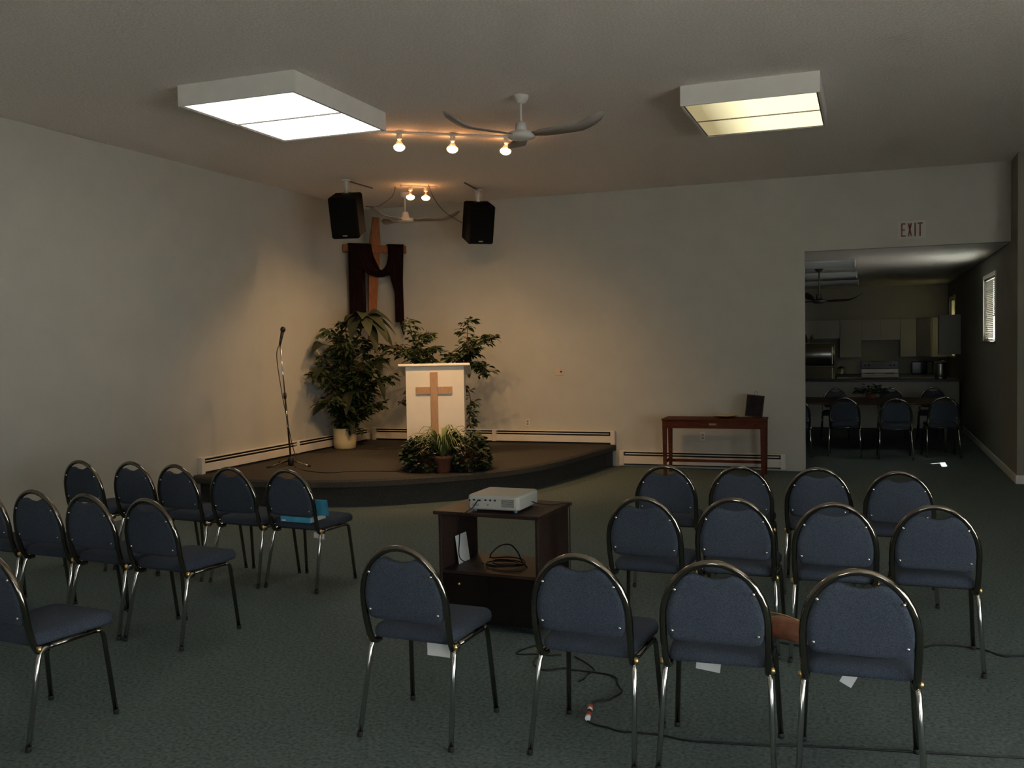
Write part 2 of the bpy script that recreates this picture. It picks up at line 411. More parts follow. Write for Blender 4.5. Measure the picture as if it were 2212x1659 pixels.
an = math.atan2(lw - t, lh); L2 = math.hypot(lh, lw - t) / 2 - .003
letter(-.026, [((-t/2, y0, -L2), (t/2, y1, L2), Matrix.Rotation(s_ * an, 3, 'Y'), (0, 0, 0)) for s_ in (1, -1)])
letter(.034, [((-t/2, y0, -hb), (t/2, y1, hb))])
letter(.090, [((-t/2, y0, -hb), (t/2, y1, hb - t)), ((-lw/2 - .004, y0, hb - t), (lw/2 + .004, y1, hb))])

# ------------------------------------------------------------------ ceiling light boxes
def lightbox(label, x0, x1, y0, y1, lens):
    f = thing('ceiling_light_box', label, 'ceiling light', ((x0 + x1) / 2, (y0 + y1) / 2, H), 0, 'ceiling light boxes')
    w, l, d, t = (x1 - x0) / 2, (y1 - y0) / 2, .163, .018
    for n_, a, b in (('side_board', (-w, -l, -d), (w, -l + t, 0)), ('side_board', (-w, l - t, -d), (w, l, 0)), ('side_board', (-w, -l + t, -d), (-w + t, l - t, 0)), ('side_board', (w - t, -l + t, -d), (w, l - t, 0))):
        box(n_, WHITE, a, b, f, .002)
    q = MB(); e_ = .03
    q.box((-w + t, -l + t, -d + .004), (w - t, -l + e_, -d + .016)); q.box((-w + t, l - e_, -d + .004), (w - t, l - t, -d + .016))
    q.box((-w + t, -l + e_, -d + .004), (-w + e_, l - e_, -d + .016)); q.box((w - e_, -l + e_, -d + .004), (w - t, l - e_, -d + .016))
    q.box((-w + e_, -.008, -d + .002), (w - e_, .008, -d + .016)); q.build('lens_frame', FANB, f)
    for a, b in ((-l + e_, -.008), (.008, l - e_)): box('diffuser', lens, (-w + e_, a, -d + .010), (w - e_, b, -d + .015), f)
    return f
lightbox('large bright white ceiling light box left of the ceiling fan', 2.05, 3.11, -6.61, -5.17, LENS)
lightbox('yellowish half-dim ceiling light box right of the ceiling fan', 5.67, 6.75, -4.95, -3.66, LENSY)

# ------------------------------------------------------------------ ceiling fans
def fan(label, loc, a0, rod=.22, dark=False, r=.74):
    f = thing('ceiling_fan', label, 'ceiling fan', loc, 0, 'ceiling fans')
    wm = FANW if not dark else mat('dark_bronze_fan', (.06, .055, .05), .5)
    MB().lathe([(.065, 0), (.068, -.012), (.060, -.035), (.040, -.062), (.015, -.070)], n=20).build('canopy', wm, f)
    MB().tube([(0, 0, -.06), (0, 0, -.06 - rod)], .011).build('rod', wm, f)
    z = -.05 - rod
    MB().lathe([(.02, z), (.045, z - .02), (.052, z - .07), (.055, z - .085), (.11, z - .095), (.115, z - .115), (.113, z - .135), (.07, z - .15), (.03, z - .155), (0, z - .156)], n=24).build('motor_housing', wm, f)
    for k in range(3):
        a = a0 + k * 2 * PI / 3; q = MB(); rows = []
        for i in range(13):
            t_ = i / 12; x = .10 + (r - .10) * t_
            w_ = .030 + .045 * min(1, t_ * 5) if t_ < .85 else .075 * math.sqrt(max(.02, 1 - ((t_ - .85) / .15) ** 2))
            zz_ = z - .115 + .012 * t_ + .095 * max(0, (t_ - .62) / .38) ** 1.6
            tw = math.radians(-10)
            rows.append([(x, w_ * math.cos(tw), zz_ + w_ * math.sin(tw) + .003), (x, -w_ * math.cos(tw), zz_ - w_ * math.sin(tw) + .003),
                         (x, -w_ * math.cos(tw), zz_ - w_ * math.sin(tw) - .003), (x, w_ * math.cos(tw), zz_ + w_ * math.sin(tw) - .003)])
        q.rings(rows); q.build('blade', FANB if not dark else DARKW, f, rot=(0, 0, a))
    return f
fan('white three-blade ceiling fan hanging between the two light boxes', (4.395, -5.22, H), math.atan2(.92, -.38) + .03, .165)
fan('far ceiling fan over the stage in front of the cross', (1.26, -1.16, H), math.atan2(.351, .936), .20)
fan('dark ceiling fan in the kitchen seen through the opening', (6.37, 3.0, KH), math.atan2(.30, .95), .36, True, .66)

# ------------------------------------------------------------------ track spots
def spot(parent, p, aim, power, cone=1.9):
    """lamp head hanging at p (rail underside), bulb pointing along aim"""
    h = MB(); h.rbox((p[0] - .022, p[1] - .022, p[2] - .05), (p[0] + .022, p[1] + .022, p[2]), .005)
    head = h.build('lamp_holder', FANW, parent)
    d = Vector(aim).normalized(); rot = Vector((0, 0, -1)).rotation_difference(d).to_matrix()
    b0 = Vector(p) + Vector((0, 0, -.048))
    MB().lathe([(.016, .0), (.021, -.02), (.036, -.052), (.055, -.085)], b0, 16, rot=rot).build('bulb_reflector', BGLASS, head)
    MB().lathe([(.056, -.085), (.055, -.098), (.041, -.112), (.019, -.119), (0, -.120)], b0, 16, rot=rot).build('bulb_face', BULB, head)
    l = bpy.data.lights.new('spot_bulb', 'SPOT'); l.energy = power; l.color = (1, .57, .24); l.spot_size = cone; l.spot_blend = 1.0; l.shadow_soft_size = .045
    o = bpy.data.objects.new('spot_bulb', l); COL.objects.link(o); o.parent = head
    g = bpy.data.lights.new('bulb_spill', 'POINT'); g.energy = power * .014; g.color = (1, .50, .24); g.shadow_soft_size = .03
    go = bpy.data.objects.new('bulb_spill', g); COL.objects.link(go); go.parent = head; go.location = b0 + d * .06
    o.location = b0 + d * .14; o.rotation_euler = d.to_track_quat('-Z', 'Y').to_euler()
t1 = thing('track_light', 'ceiling track with three warm bulbs beside the large light box', 'track light', (0, 0, 0), 0, 'track lights')
A_, B_ = Vector((2.62, -4.62, H)), Vector((3.86, -3.74, H))
dxy = (B_ - A_).normalized(); ang = math.atan2(dxy.y, dxy.x); L_ = (B_ - A_).length
q = MB(); q.rbox((0, -.018, -.022), (L_, .018, 0), .003); q.build('rail', FANW, t1, A_, (0, 0, ang))
for tt in (.20, .545, .90):
    p = A_ + (B_ - A_) * tt; p.z = H - .022
    spot(t1, p, (-.42, .76, -.95), 105, 1.75)
t2 = thing('track_light', 'short ceiling track with two bright bulbs above the far fan', 'track light', (0, 0, 0), 0, 'track lights')
A_, B_ = Vector((1.50, -1.75, H)), Vector((1.84, -1.43, H))
dxy = (B_ - A_).normalized(); ang = math.atan2(dxy.y, dxy.x); L_ = (B_ - A_).length
q = MB(); q.rbox((0, -.018, -.022), (L_, .018, 0), .003); q.build('rail', FANW, t2, A_, (0, 0, ang))
for tt in (.28, .72):
    p = A_ + (B_ - A_) * tt; p.z = H - .022
    spot(t2, p, (.10, -.25, -.90), 64, 2.8)

# ------------------------------------------------------------------ hanging speakers
def speaker(label, top, face, bar):
    s_ = thing('hanging_speaker', label, 'speaker', top, 0, 'hanging speakers')
    MB().tube([(0, 0, 0), (0, 0, -.20)], .030, 12).build('mounting_pole', FANW, s_)
    MB().lathe([(.055, 0), (.055, -.008), (.03, -.012)], n=16).build('ceiling_plate', FANW, s_)
    w, d, h = .175, .18, .255
    yaw = math.atan2(face[1], face[0]) + PI / 2
    rot = (Matrix.Rotation(yaw, 3, 'Z') @ Matrix.Rotation(math.radians(19), 3, 'X'))
    c = Vector((0, 0, -.20 - h + .02))
    def T(q): q.v = [tuple(rot @ Vector(v) + c) for v in q.v]; return q
    cab = T(MB().rbox((-w, -d, -h), (w, d, h), .02)).build('cabinet', SPK, s_)
    T(MB().rbox((-w + .02, -d - .012, -h + .02), (w - .02, -d + .002, h - .02), .006)).build('grille', GRILL, cab)
    T(MB().rbox((-.03, -d - .016, -h + .035), (.03, -d - .010, -h + .050), .002)).build('badge', STEEL, cab)
    T(MB().rbox((-.05, .02, h - .01), (.05, .12, h + .012), .004)).build('bracket', BLACK, s_)
    b = Vector(bar); n = b.length
    q = MB(); q.rbox((.03, -.012, -.012), (n, .012, 0), .003); q.build('ceiling_bar', mat('brown_steel', (.10, .07, .05), .5), s_, rot=(0, 0, math.atan2(b.y, b.x)))
    return s_
speaker('black hanging speaker left of the cross', (1.06, -2.35, H), (.25, -.93), (.01, .64))
speaker('black hanging speaker right of the cross', (2.235, -.95, H), (.60, -.80), (.07, -.60))
def cord(name, label, pts, r, k=6, cat='cable', m_=CORD, group=None):
    q = MB(); q.tube(spline(pts, k), r, 6); return tag(q.build(name, m_), label, cat, group)
cord('speaker_cable', 'thin speaker cable hanging from the ceiling to the right speaker', [(1.83, -1.62, H - .004), (1.84, -1.60, H - .05), (1.80, -1.40, H - .14), (1.86, -1.2, H - .30), (2.03, -.96, H - .44), (2.11, -.86, H - .48)], .004, cat='cable')
cord('speaker_cable', 'thin speaker cable hanging from the ceiling beside the left speaker', [(1.388, -1.69, H - .004), (1.388, -1.70, H - .06), (1.36, -1.76, H - .16), (1.26, -1.92, H - .28), (1.18, -2.10, H - .30)], .004, cat='cable')

# ------------------------------------------------------------------ cross with draped cloth
cr = thing('wooden_cross', 'tall brown wooden cross hung across the room corner', 'cross', (.348, -.362, 3.13), PI / 4)
tilt = Matrix.Rotation(math.radians(3.6), 3, 'Y')
q = MB()
prof = [(-1.36, .040), (-.75, .064), (-.10, .080), (.10, .079), (.46, .047)]
q.rings([[tilt @ Vector(p) for p in ((-w, -.022, z), (w, -.022, z), (w, .022, z), (-w, .022, z))] for z, w in prof], smooth=False); q.build('upright', OAK, cr)
q = MB(); q.rbox((-.475, -.03, -.056), (.475, .014, .056), .006); q.build('crossbar', OAK, cr)
cl = thing('draped_cloth', 'dark maroon cloth draped over the arms of the wooden cross', 'cloth', (.348, -.362, 3.13), PI / 4)
def panel(name, left, right, zs, folds, depth=.018, front=-.052):
    """sheet hanging in front of the bar: left/right edge x as functions of t; zs(t,s)"""
    q = MB(); n, mth = 26, 24; F = []; B = []
    for i in range(mth + 1):
        t_ = i / mth
        for j in range(n + 1):
            s_ = j / n; x = left(t_) * (1 - s_) + right(t_) * s_
            y = front + depth * math.sin(s_ * folds * 2 * PI + t_ * .8) * (.35 + .65 * t_)
            F.append((x, y - .003, zs(t_, s_))); B.append((x, y + .003, zs(t_, s_)))
    fs = []; N = (n + 1); o = len(F)
    for i in range(mth):
        for j in range(n):
            a = i * N + j; fs.append((a, a + N, a + N + 1, a + 1)); fs.append((o + a, o + a + 1, o + a + N + 1, o + a + N))
    for i in range(mth): 
        for j in (0, n):
            a = i * N + j; f_ = (a, a + N, o + a + N, o + a); fs.append(f_ if j else f_[::-1])
    for j in range(n):
        for i in (0, mth):
            a = i * N + j; f_ = (a, a + 1, o + a + 1, o + a); fs.append(f_[::-1] if i else f_)
    q.add(F + B, fs, True); return q.build(name, CLOTH, cl)
def lerp(t_, ks):
    for (a, u), (b, v) in zip(ks[:-1], ks[1:]):
        if t_ <= b: return u + (v - u) * (t_ - a) / (b - a)
    return ks[-1][1]
panel('hanging_panel', lambda t_: -.405, lambda t_: lerp(t_, [(0, -.075), (.12, -.10), (.33, -.165), (1, -.165)]), lambda t_, s_: .064 - t_ * 1.22, 2.5)
panel('hanging_panel', lambda t_: lerp(t_, [(0, .18), (.4, .207), (.62, .275), (1, .28)]), lambda t_: lerp(t_, [(0, .425), (.4, .405), (1, .417)]), lambda t_, s_: .062 - t_ * (1.13 + .19 * max(0, min(1, (s_ - .5) / .3))), 2.0)
UP = [(-.072, .058), (-.045, -.094), (.009, -.22), (.063, -.31), (.126, -.265), (.162, -.184), (.180, -.058), (.189, .056)]
DN = [(-.310, .058), (-.25, -.166), (-.162, -.346), (-.054, -.396), (.054, -.412), (.144, -.396), (.216, -.355), (.27, -.12), (.288, .056)]
def resample(P, n):
    P = [(p.x, p.y) for p in spline([(x, y, 0) for x, y in P], 8)]; L = [0]
    for a, b in zip(P[:-1], P[1:]): L.append(L[-1] + math.hypot(b[0] - a[0], b[1] - a[1]))
    out = []
    for i in range(n + 1):
        d = L[-1] * i / n; k = max(0, min(len(P) - 2, sum(1 for l in L if l <= d) - 1)); f_ = (d - L[k]) / max(1e-6, L[k + 1] - L[k])
        out.append((P[k][0] + (P[k + 1][0] - P[k][0]) * f_, P[k][1] + (P[k + 1][1] - P[k][1]) * f_))
    return out
U_, D_ = resample(UP, 28), resample(DN, 28); q = MB(); rows = []
for (ux, uz), (dx, dz) in zip(U_, D_):      # swag between the arms, folded lengthwise
    loop = []
    for k in range(9):
        f_ = k / 8; loop.append((ux + (dx - ux) * f_, -.083 - .012 * math.sin(f_ * 4 * PI), uz + (dz - uz) * f_))
    rows.append(loop + [(x, y + .008, z) for x, y, z in loop[::-1]])
q.rings(rows); q.build('swag', CLOTH, cl)
for a, b in ((-.405, -.075), (.18, .43)):
    box('bar_wrap', CLOTH, (a, -.075, .057), (b, .028, .072), cl, .006); 

# ------------------------------------------------------------------ lectern
lr = math.atan2(.351, .936)
le = thing('lectern', 'ivory wooden lectern with a tan cross on its front', 'lectern', (1.955, -2.626, SZ), lr)
LW, LD, LH = .69, .42, 1.165
box('front_panel', LECT, (0, 0, 0), (LW, .02, LH), le, .002)
box('side_panel', LECT, (0, .02, 0), (.02, LD, LH - .03), le, .002)
box('side_panel', LECT, (LW - .02, .02, 0), (LW, LD, LH - .03), le, .002)
box('shelf', LECT, (.02, .02, .70), (LW - .02, LD, .72), le)
rt = Matrix.Rotation(math.radians(-13), 3, 'X')
q = MB(); q.rbox((-.085, -.05, 0), (LW + .075, .50, .03), .005, rt, (0, -.05, 0)); q.build('slanted_top', LECT, le, (0, 0, LH + .002))
cx = .335
q = MB(); q.rbox((cx - .043, -.02, .26), (cx + .043, 0, 1.09), .003); q.rbox((cx - .215, -.0195, .83), (cx - .0425, 0, .918), .003); q.rbox((cx + .0425, -.0195, .83), (cx + .215, 0, .918), .003)
q.build('front_cross', TANW, le)

# ------------------------------------------------------------------ microphone stand
ms = thing('microphone_stand', 'chrome microphone stand with folded-out tripod feet by the left wall', 'microphone stand', (.600, -3.03, SZ))
top = Vector((-.085, -.03, 1.46))
MB().tube([(0, 0, .08), top * .55 + Vector((0, 0, .036))], .012, 10).build('pole', CHROME, ms)
MB().tube([top * .5 + Vector((0, 0, .04)), top], .009, 10).build('inner_pole', LEGCH, ms)
MB().lathe([(.018, -.035), (.02, 0), (.018, .035)], top * .55 + Vector((0, 0, .036)), 12).build('clutch', BLACK, ms)
MB().lathe([(.028, .0), (.036, .02), (.036, .08), (.02, .11)], (0, 0, .0), 14).build('hub', BLACK, ms)
for a in (-.25, 2.6, 4.3):
    lg = MB(); lg.tube([(.03 * math.cos(a), .03 * math.sin(a), .06), (.30 * math.cos(a), .30 * math.sin(a), .014)], .009, 8); lo = lg.build('leg', LEGCH if a < 0 else CHROME, ms)
    MB().tube([(.29 * math.cos(a), .29 * math.sin(a), .0155), (.33 * math.cos(a), .33 * math.sin(a), .011)], .0115, 8).build('rubber_foot', RUBBER, lo)
mc = thing('microphone', 'black handheld microphone clipped on the chrome stand', 'microphone', Vector((.600, -3.03, SZ)) + top)
md = Vector((.32, -.10, .95)).normalized()
MB().tube([md * -.015, md * .02, md * .16], [.014, .016, .021], 12).build('handle', BLACK, mc)
rot = Vector((0, 0, 1)).rotation_difference(md).to_matrix()
MB().lathe([(.022, 0), (.030, .008), (.032, .03), (.024, .052), (0, .060)], md * .155, 14, rot=rot).build('grille_head', mat('dark_mesh', (.05, .05, .05), .4, metal=.8), mc)
b0 = Vector((.600, -3.03, SZ))
cord('microphone_cable', 'black microphone cable running down the stand and across the stage', [b0 + top + Vector((-.012, 0, -.02)), b0 + top + Vector((-.045, 0, -.08)), b0 + top * .85 + Vector((-.05, -.02, 0)), b0 + top * .6 + Vector((-.02, -.025, 0)), b0 + top * .45 + Vector((.01, -.03, 0)), b0 + Vector((.06, -.05, .25)), b0 + Vector((.12, -.07, .10)), (.76, -3.18, SZ + .006), (1.05, -3.42, SZ + .005), (1.40, -3.54, SZ + .005), (1.64, -3.36, SZ + .005), (1.99, -3.27, SZ + .005), (2.22, -3.30, SZ + .005)], .005)

# ------------------------------------------------------------------ plants
def leaf(q, p, d, L, w, droop=.25, rnd=R):
    d = Vector(d).normalized(); up = Vector((0, 0, 1)); s_ = d.cross(up)
    if s_.length < .05: s_ = Vector((1, 0, 0))
    s_.normalize(); ro = rnd.uniform(-.7, .7); n_ = s_.cross(d); s_ = (s_ * math.cos(ro) + n_ * math.sin(ro)).normalized(); n_ = s_.cross(d)
    P = Vector(p); a = P + d * L * .38 - Vector((0, 0, droop * L * .12)); b = P + d * L * .72 - Vector((0, 0, droop * L * .4)); t_ = P + d * L - Vector((0, 0, droop * L * .9))
    vs = [P, a + s_ * w * .5 + n_ * w * .12, a - s_ * w * .5 + n_ * w * .12, a, b + s_ * w * .42 + n_ * w * .1, b - s_ * w * .42 + n_ * w * .1, b, t_]
    q.add(vs, [(0, 3, 1), (0, 2, 3), (3, 6, 4, 1), (2, 5, 6, 3), (6, 7, 4), (5, 7, 6)], True)
def clampx(p, lo=.05):
    p = Vector(p); p.x = max(lo + R.uniform(0, .05), p.x); p.y = min(-.05, p.y); return p
def twig_foliage(branches, L, w, dens, spread, seed, lo=.14):
    """branches: list of polylines; leaves set along twigs sprouting from them"""
    rnd = random.Random(seed); q = MB(); tw = MB()
    for br in branches:
        pts = spline(br, 6)
        tw.tube(pts, [.010 * (1 - .7 * i / len(pts)) for i in range(len(pts))], 5)
        for i in range(len(pts)):
            for _ in range(dens):
                a = rnd.uniform(0, 2 * PI); u = rnd.uniform(-.5, .6); l = spread * rnd.uniform(.3, 1)
                d = Vector((math.cos(a), math.sin(a), u)).normalized(); e_ = pts[i] + d * l - Vector((0, 0, l * l * .6))
                if e_.x < lo or e_.y > -.14: continue
                tw.tube([pts[i], (pts[i] + e_) / 2 + Vector((0, 0, .02)), e_], .0022, 3, False)
                for k in range(4):
                    f_ = (k + 1) / 4; b = pts[i] * (1 - f_) + e_ * f_; a2 = a + rnd.uniform(-1.2, 1.2)
                    leaf(q, b, (math.cos(a2), math.sin(a2), rnd.uniform(-.6, .5)), L * rnd.uniform(.7, 1.2), w * rnd.uniform(.8, 1.2), .28, rnd)
    q.v = [(max(.012, x), min(-.012, y), z) for x, y, z in q.v]; tw.v = [(max(.012, x), min(-.012, y), z) for x, y, z in tw.v]
    return q, tw
# tree in the cream pot
tr = thing('potted_tree', 'tall bushy indoor tree in a round cream pot', 'plant', (0, 0, 0))
pc = Vector((.262, -1.19, SZ))
MB().lathe([(.135, 0), (.148, .012), (.157, .10), (.160, .27), (.165, .285), (.150, .285), (.146, .25)], pc, 28).build('pot', CREAM, tr)
MB().lathe([(.147, .245), (.08, .252), (0, .255)], pc, 20).build('soil', SOIL, tr)
bt = pc + Vector((0, 0, .25))
for dx, dy in ((.0, .0), (.03, -.03), (-.03, .02)):
    MB().tube(spline([bt + Vector((dx, dy, -.04)), bt + Vector((dx * 2 + .03, dy * 2, .35)), bt + Vector((dx * 3 + .07, dy * 3, .75)), bt + Vector((dx * 5 + .1, dy * 5, 1.2))], 5), .012, 7).build('trunk', BARK, tr)
brs = []
for (dx, dy, z0, z1) in ((.05, .0, .7, 1.50), (.30, .05, .45, 1.25), (.52, .08, .35, 1.02), (-.05, -.45, .35, 1.05), (.0, -.62, .25, .85), (.36, -.10, .15, .55), (.12, -.28, .05, .50), (-.06, -.30, .6, 1.40), (.30, .25, .25, .80), (.44, -.25, .4, .9), (.62, .12, .3, .72), (.20, -.35, .6, 1.2), (.10, -.55, .1, .45), (.48, .10, .05, .35)):
    brs.append([bt + Vector((.04, 0, z0)), bt + Vector((.04 + dx * .5, dy * .5, (z0 + z1) / 2 + .08)), bt + Vector((dx, dy, z1))])
ql, qt = twig_foliage(brs, .115, .046, 4, .19, 11)
o = ql.build('foliage', LEAF, tr); o['kind'] = 'stuff'
o = qt.build('twigs', BARK, tr); o['kind'] = 'stuff'
def big_leaf(parent, base, d, L, w, name='broad_leaf', m_=LEAF2, petiole=None):
    d = Vector(d).normalized(); s_ = d.cross(Vector((0, 0, 1)))
    s_ = s_.normalized() if s_.length > .05 else Vector((1, 0, 0)); n_ = s_.cross(d); q = MB(); vs = []; fs = []; N = 8
    ro = R.uniform(-.6, .6); s_ = (s_ * math.cos(ro) + n_ * math.sin(ro)); n_ = s_.cross(d)
    for i in range(N + 1):
        t_ = i / N; wd = w * .5 * math.sin(PI * min(1, t_ * .93 + .05)) ** .75 * (1.15 - .3 * t_)
        c = Vector(base) + d * L * t_ - Vector((0, 0, .8 * L * t_ * t_))
        for s2, h_ in ((-1, .22), (-.5, .06), (0, 0), (.5, .06), (1, .22)): vs.append(c + s_ * wd * s2 + n_ * wd * h_)
    for i in range(N):
        for j in range(4): a = i * 5 + j; fs.append((a, a + 1, a + 6, a + 5))
    vs = [Vector((max(.015, v.x), min(-.015, v.y), v.z)) for v in vs]
    q.add(vs, fs, True)
    if petiole: q.tube(spline(petiole + [Vector(base)], 4), .004, 5)
    return q.build(name, m_, parent)
hub = Vector((.62, -1.24, 2.10))
for a, u, L, w in ((-.3, .25, .34, .17), (.5, .1, .36, .17), (1.3, .45, .30, .15), (2.2, .3, .32, .16), (3.0, .2, .30, .15), (3.9, .1, .30, .15), (4.7, .35, .32, .15), (5.4, .1, .36, .17), (0.1, .85, .30, .15), (-.05, -.25, .38, .20), (4.2, -.3, .36, .19), (4.9, .05, .40, .20), (5.9, .0, .42, .20), (5.6, -.4, .40, .19), (.35, .5, .36, .18), (4.5, .6, .32, .17), (5.2, .75, .30, .17)):
    d = Vector((math.cos(a), math.sin(a), u)); b = hub + Vector((math.cos(a) * .09, math.sin(a) * .09, .05 * u))
    big_leaf(tr, b, d, L, w, petiole=[hub - Vector((.02, 0, .12))])
MB().tube(spline([bt + Vector((.10, 0, 1.1)), hub - Vector((.06, 0, .22)), hub - Vector((.02, 0, .1))], 5), .012, 7).build('stem', BARK, tr)
for p, d in (((.20, -1.55, .95), (-.2, -.6, .1)), ((.35, -1.20, .80), (.3, -.4, -.2)), ((.30, -1.75, 1.45), (-.1, -.7, -.1)), ((.82, -1.25, 1.25), (.5, -.4, -.2)), ((.75, -1.2, 1.5), (.5, -.3, .1)), ((.2, -1.6, 1.75), (-.1, -.6, .2)), ((.5, -1.45, 1.1), (.2, -.6, -.3))):
    big_leaf(tr, p, d, .24, .15, petiole=[Vector(p) * .6 + Vector((.3, -1.19, p[2] - .05)) * .4])
# tree behind the lectern
t2r = thing('potted_tree', 'ficus tree spreading two leafy crowns behind the lectern', 'plant', (0, 0, 0))
pc = Vector((1.74, -1.05, SZ))
MB().lathe([(.12, 0), (.15, .02), (.17, .26), (.175, .29), (.155, .29), (.15, .25)], pc, 24).build('pot', TERRA, t2r)
MB().lathe([(.15, .25), (.08, .255), (0, .258)], pc, 18).build('soil', SOIL, t2r)
bt = pc + Vector((0, 0, .25))
MB().tube(spline([bt, bt + Vector((-.02, .02, .4)), bt + Vector((-.16, .0, .85)), bt + Vector((-.36, .0, 1.15))], 5), .013, 7).build('trunk', BARK, t2r)
MB().tube(spline([bt, bt + Vector((.03, .0, .4)), bt + Vector((.18, .0, .85)), bt + Vector((.36, .0, 1.25))], 5), .013, 7).build('trunk', BARK, t2r)
V = lambda x, z, y=-1.05: Vector((x, y, z))
brs = [[V(1.45, 1.45), V(1.30, 1.72), V(1.22, 2.05)], [V(1.45, 1.45), V(1.15, 1.68, -1.15), V(.92, 1.70, -1.2)], [V(1.50, 1.40), V(1.55, 1.65), V(1.62, 1.66)], [V(1.40, 1.45), V(1.40, 1.75), V(1.46, 1.86, -.95)], [V(1.4, 1.5), V(1.3, 1.6, -1.25), V(1.25, 1.62, -1.3)],
       [V(2.05, 1.45), V(2.08, 1.75), V(2.10, 2.04)], [V(2.08, 1.55), V(2.28, 1.75), V(2.47, 1.80)], [V(2.0, 1.35), V(1.90, 1.50), V(1.80, 1.58)], [V(2.05, 1.40), V(2.25, 1.45), V(2.33, 1.33)], [V(2.05, 1.5), V(2.2, 1.62, -1.2), V(2.25, 1.66, -1.25)],
       [V(1.98, 1.25), V(2.10, 1.05), V(2.12, .80)], [V(2.12, .95), V(2.10, .78), V(2.08, .62)], [V(1.5, 1.2), V(1.2, 1.05), V(1.06, .92)]]
ql, qt = twig_foliage(brs[:10], .092, .040, 3, .15, 5); 
q2, qt2 = twig_foliage(brs[10:], .11, .040, 1, .08, 6)
ql.add(q2.v, q2.f, True); qt.add(qt2.v, qt2.f, True)
o = ql.build('foliage', LEAF, t2r); o['kind'] = 'stuff'
o = qt.build('twigs', BARK, t2r); o['kind'] = 'stuff'
# low plants at the foot of the lectern
def bush(label, c, rad, hgt, seed, n=300):
    b = thing('potted_ivy', label, 'plant', c); rnd = random.Random(seed)
    MB().lathe([(.06, 0), (.07, .01), (.09, .13), (.095, .14), (.08, .14), (.078, .12)], n=18).build('pot', TERRA, b)
    MB().lathe([(.08, .12), (.04, .124), (0, .125)], n=14).build('soil', SOIL, b)
    q = MB(); s_ = MB()
    for i in range(n):
        a = rnd.uniform(0, 2 * PI); el = rnd.uniform(-.7, 1.2); rr_ = rnd.uniform(.6, 1.0)
        p = Vector((math.cos(a) * math.cos(el) * rad * rr_, math.sin(a) * math.cos(el) * rad * rr_, max(.035, .15 + math.sin(el) * hgt * rr_)))
        if i % 6 == 0: s_.tube([(0, 0, .12), p * .5 + Vector((0, 0, .10)), p], .0025, 4, False)
        leaf(q, p, (math.cos(a), math.sin(a), rnd.uniform(-.4, .6)), rnd.uniform(.05, .08), rnd.uniform(.045, .065), .2, rnd)
    q.v = [(x, y, max(.006, z)) for x, y, z in q.v]
    o = q.build('foliage', LEAF3, b); o['kind'] = 'stuff'; o = s_.build('stems', BARK, b); o['kind'] = 'stuff'
bush('dark ivy in a pot at the left foot of the lectern', (2.43, -3.08, SZ), .27, .26, 21, 760)
bush('dark ivy in a pot at the right foot of the lectern', (2.84, -2.93, SZ), .27, .30, 22, 760)
sp = thing('spider_plant', 'light green spider plant in a terracotta pot on the stage edge', 'plant', (2.68, -3.19, SZ))
MB().lathe([(.065, 0), (.075, .01), (.10, .15), (.112, .155), (.112, .19), (.095, .19), (.092, .165)], n=20).build('pot', TERRA, sp)
MB().lathe([(.093, .165), (.05, .172), (0, .174)], n=16).build('soil', SOIL, sp)
rnd = random.Random(3)
for i in range(64):
    a = rnd.uniform(0, 2 * PI); L = rnd.uniform(.22, .48); h_ = rnd.uniform(.14, .38); w = rnd.uniform(.007, .011)
    d = Vector((math.cos(a), math.sin(a), 0)); s_ = Vector((-math.sin(a), math.cos(a), 0)); vs = []
    for k in range(7):
        t_ = k / 6; c = d * (.02 + L * t_ * .9) + Vector((0, 0, .17 + h_ * 4 * t_ * (1 - t_ * .82) * .75)); ww = w * (1 - t_ ** 3 * .95)
        c.z = max(.02, c.z); vs += [c - s_ * ww + Vector((0, 0, ww * .5)), c, c + s_ * ww + Vector((0, 0, ww * .5))]
    fs = []
    for k in range(6): fs += [(3*k, 3*k+1, 3*k+4, 3*k+3), (3*k+1, 3*k+2, 3*k+5, 3*k+4)]
    MB().add(vs, fs, True).build('leaf', SPIDER, sp)

# ------------------------------------------------------------------ communion table with plate and icon
tb = thing('side_table', 'red-brown wooden table with slender legs against the back wall', 'table', (5.265, -.555, 0), .01)
TW, TD, TH = .64, .225, .725
box('tabletop', CHERRY, (-TW, -TD, TH - .022), (TW, TD, TH), tb, .004)
box('apron', CHERRY, (-TW + .05, -TD + .018, TH - .12), (TW - .05, -TD + .036, TH - .022), tb)
box('apron', CHERRY, (-TW + .05, TD - .036, TH - .12), (TW - .05, TD - .018, TH - .022), tb)
for s_ in (-1, 1): box('apron', CHERRY, (s_ * (TW - .03) - .009, -TD + .05, TH - .12), (s_ * (TW - .03) + .009, TD - .05, TH - .022), tb)
for sx in (-1, 1):
    for sy in (-1, 1):
        cx_, cy_ = sx * (TW - .035), sy * (TD - .035); q = MB()
        q.rings([[(cx_ + a * r_, cy_ + b * r_, z) for a, b in ((-1,-1),(1,-1),(1,1),(-1,1))] for z, r_ in ((0, .018), (.3, .023), (TH - .022, .027))], smooth=False); q.build('leg', CHERRY, tb)
for sx in (-1, 1): box('side_stretcher', CHERRY, (sx * (TW - .035) - .010, -TD + .06, .155), (sx * (TW - .035) + .010, TD - .06, .19), tb)
box('stretcher', CHERRY, (-TW + .045, -.012, .155), (TW - .045, .012, .19), tb)
box('name_plate', mat('dull_brass', (.30, .24, .10), .4, metal=.6), (-.045, -TD + .013, TH - .078), (.045, -TD + .018, TH - .055), tb)
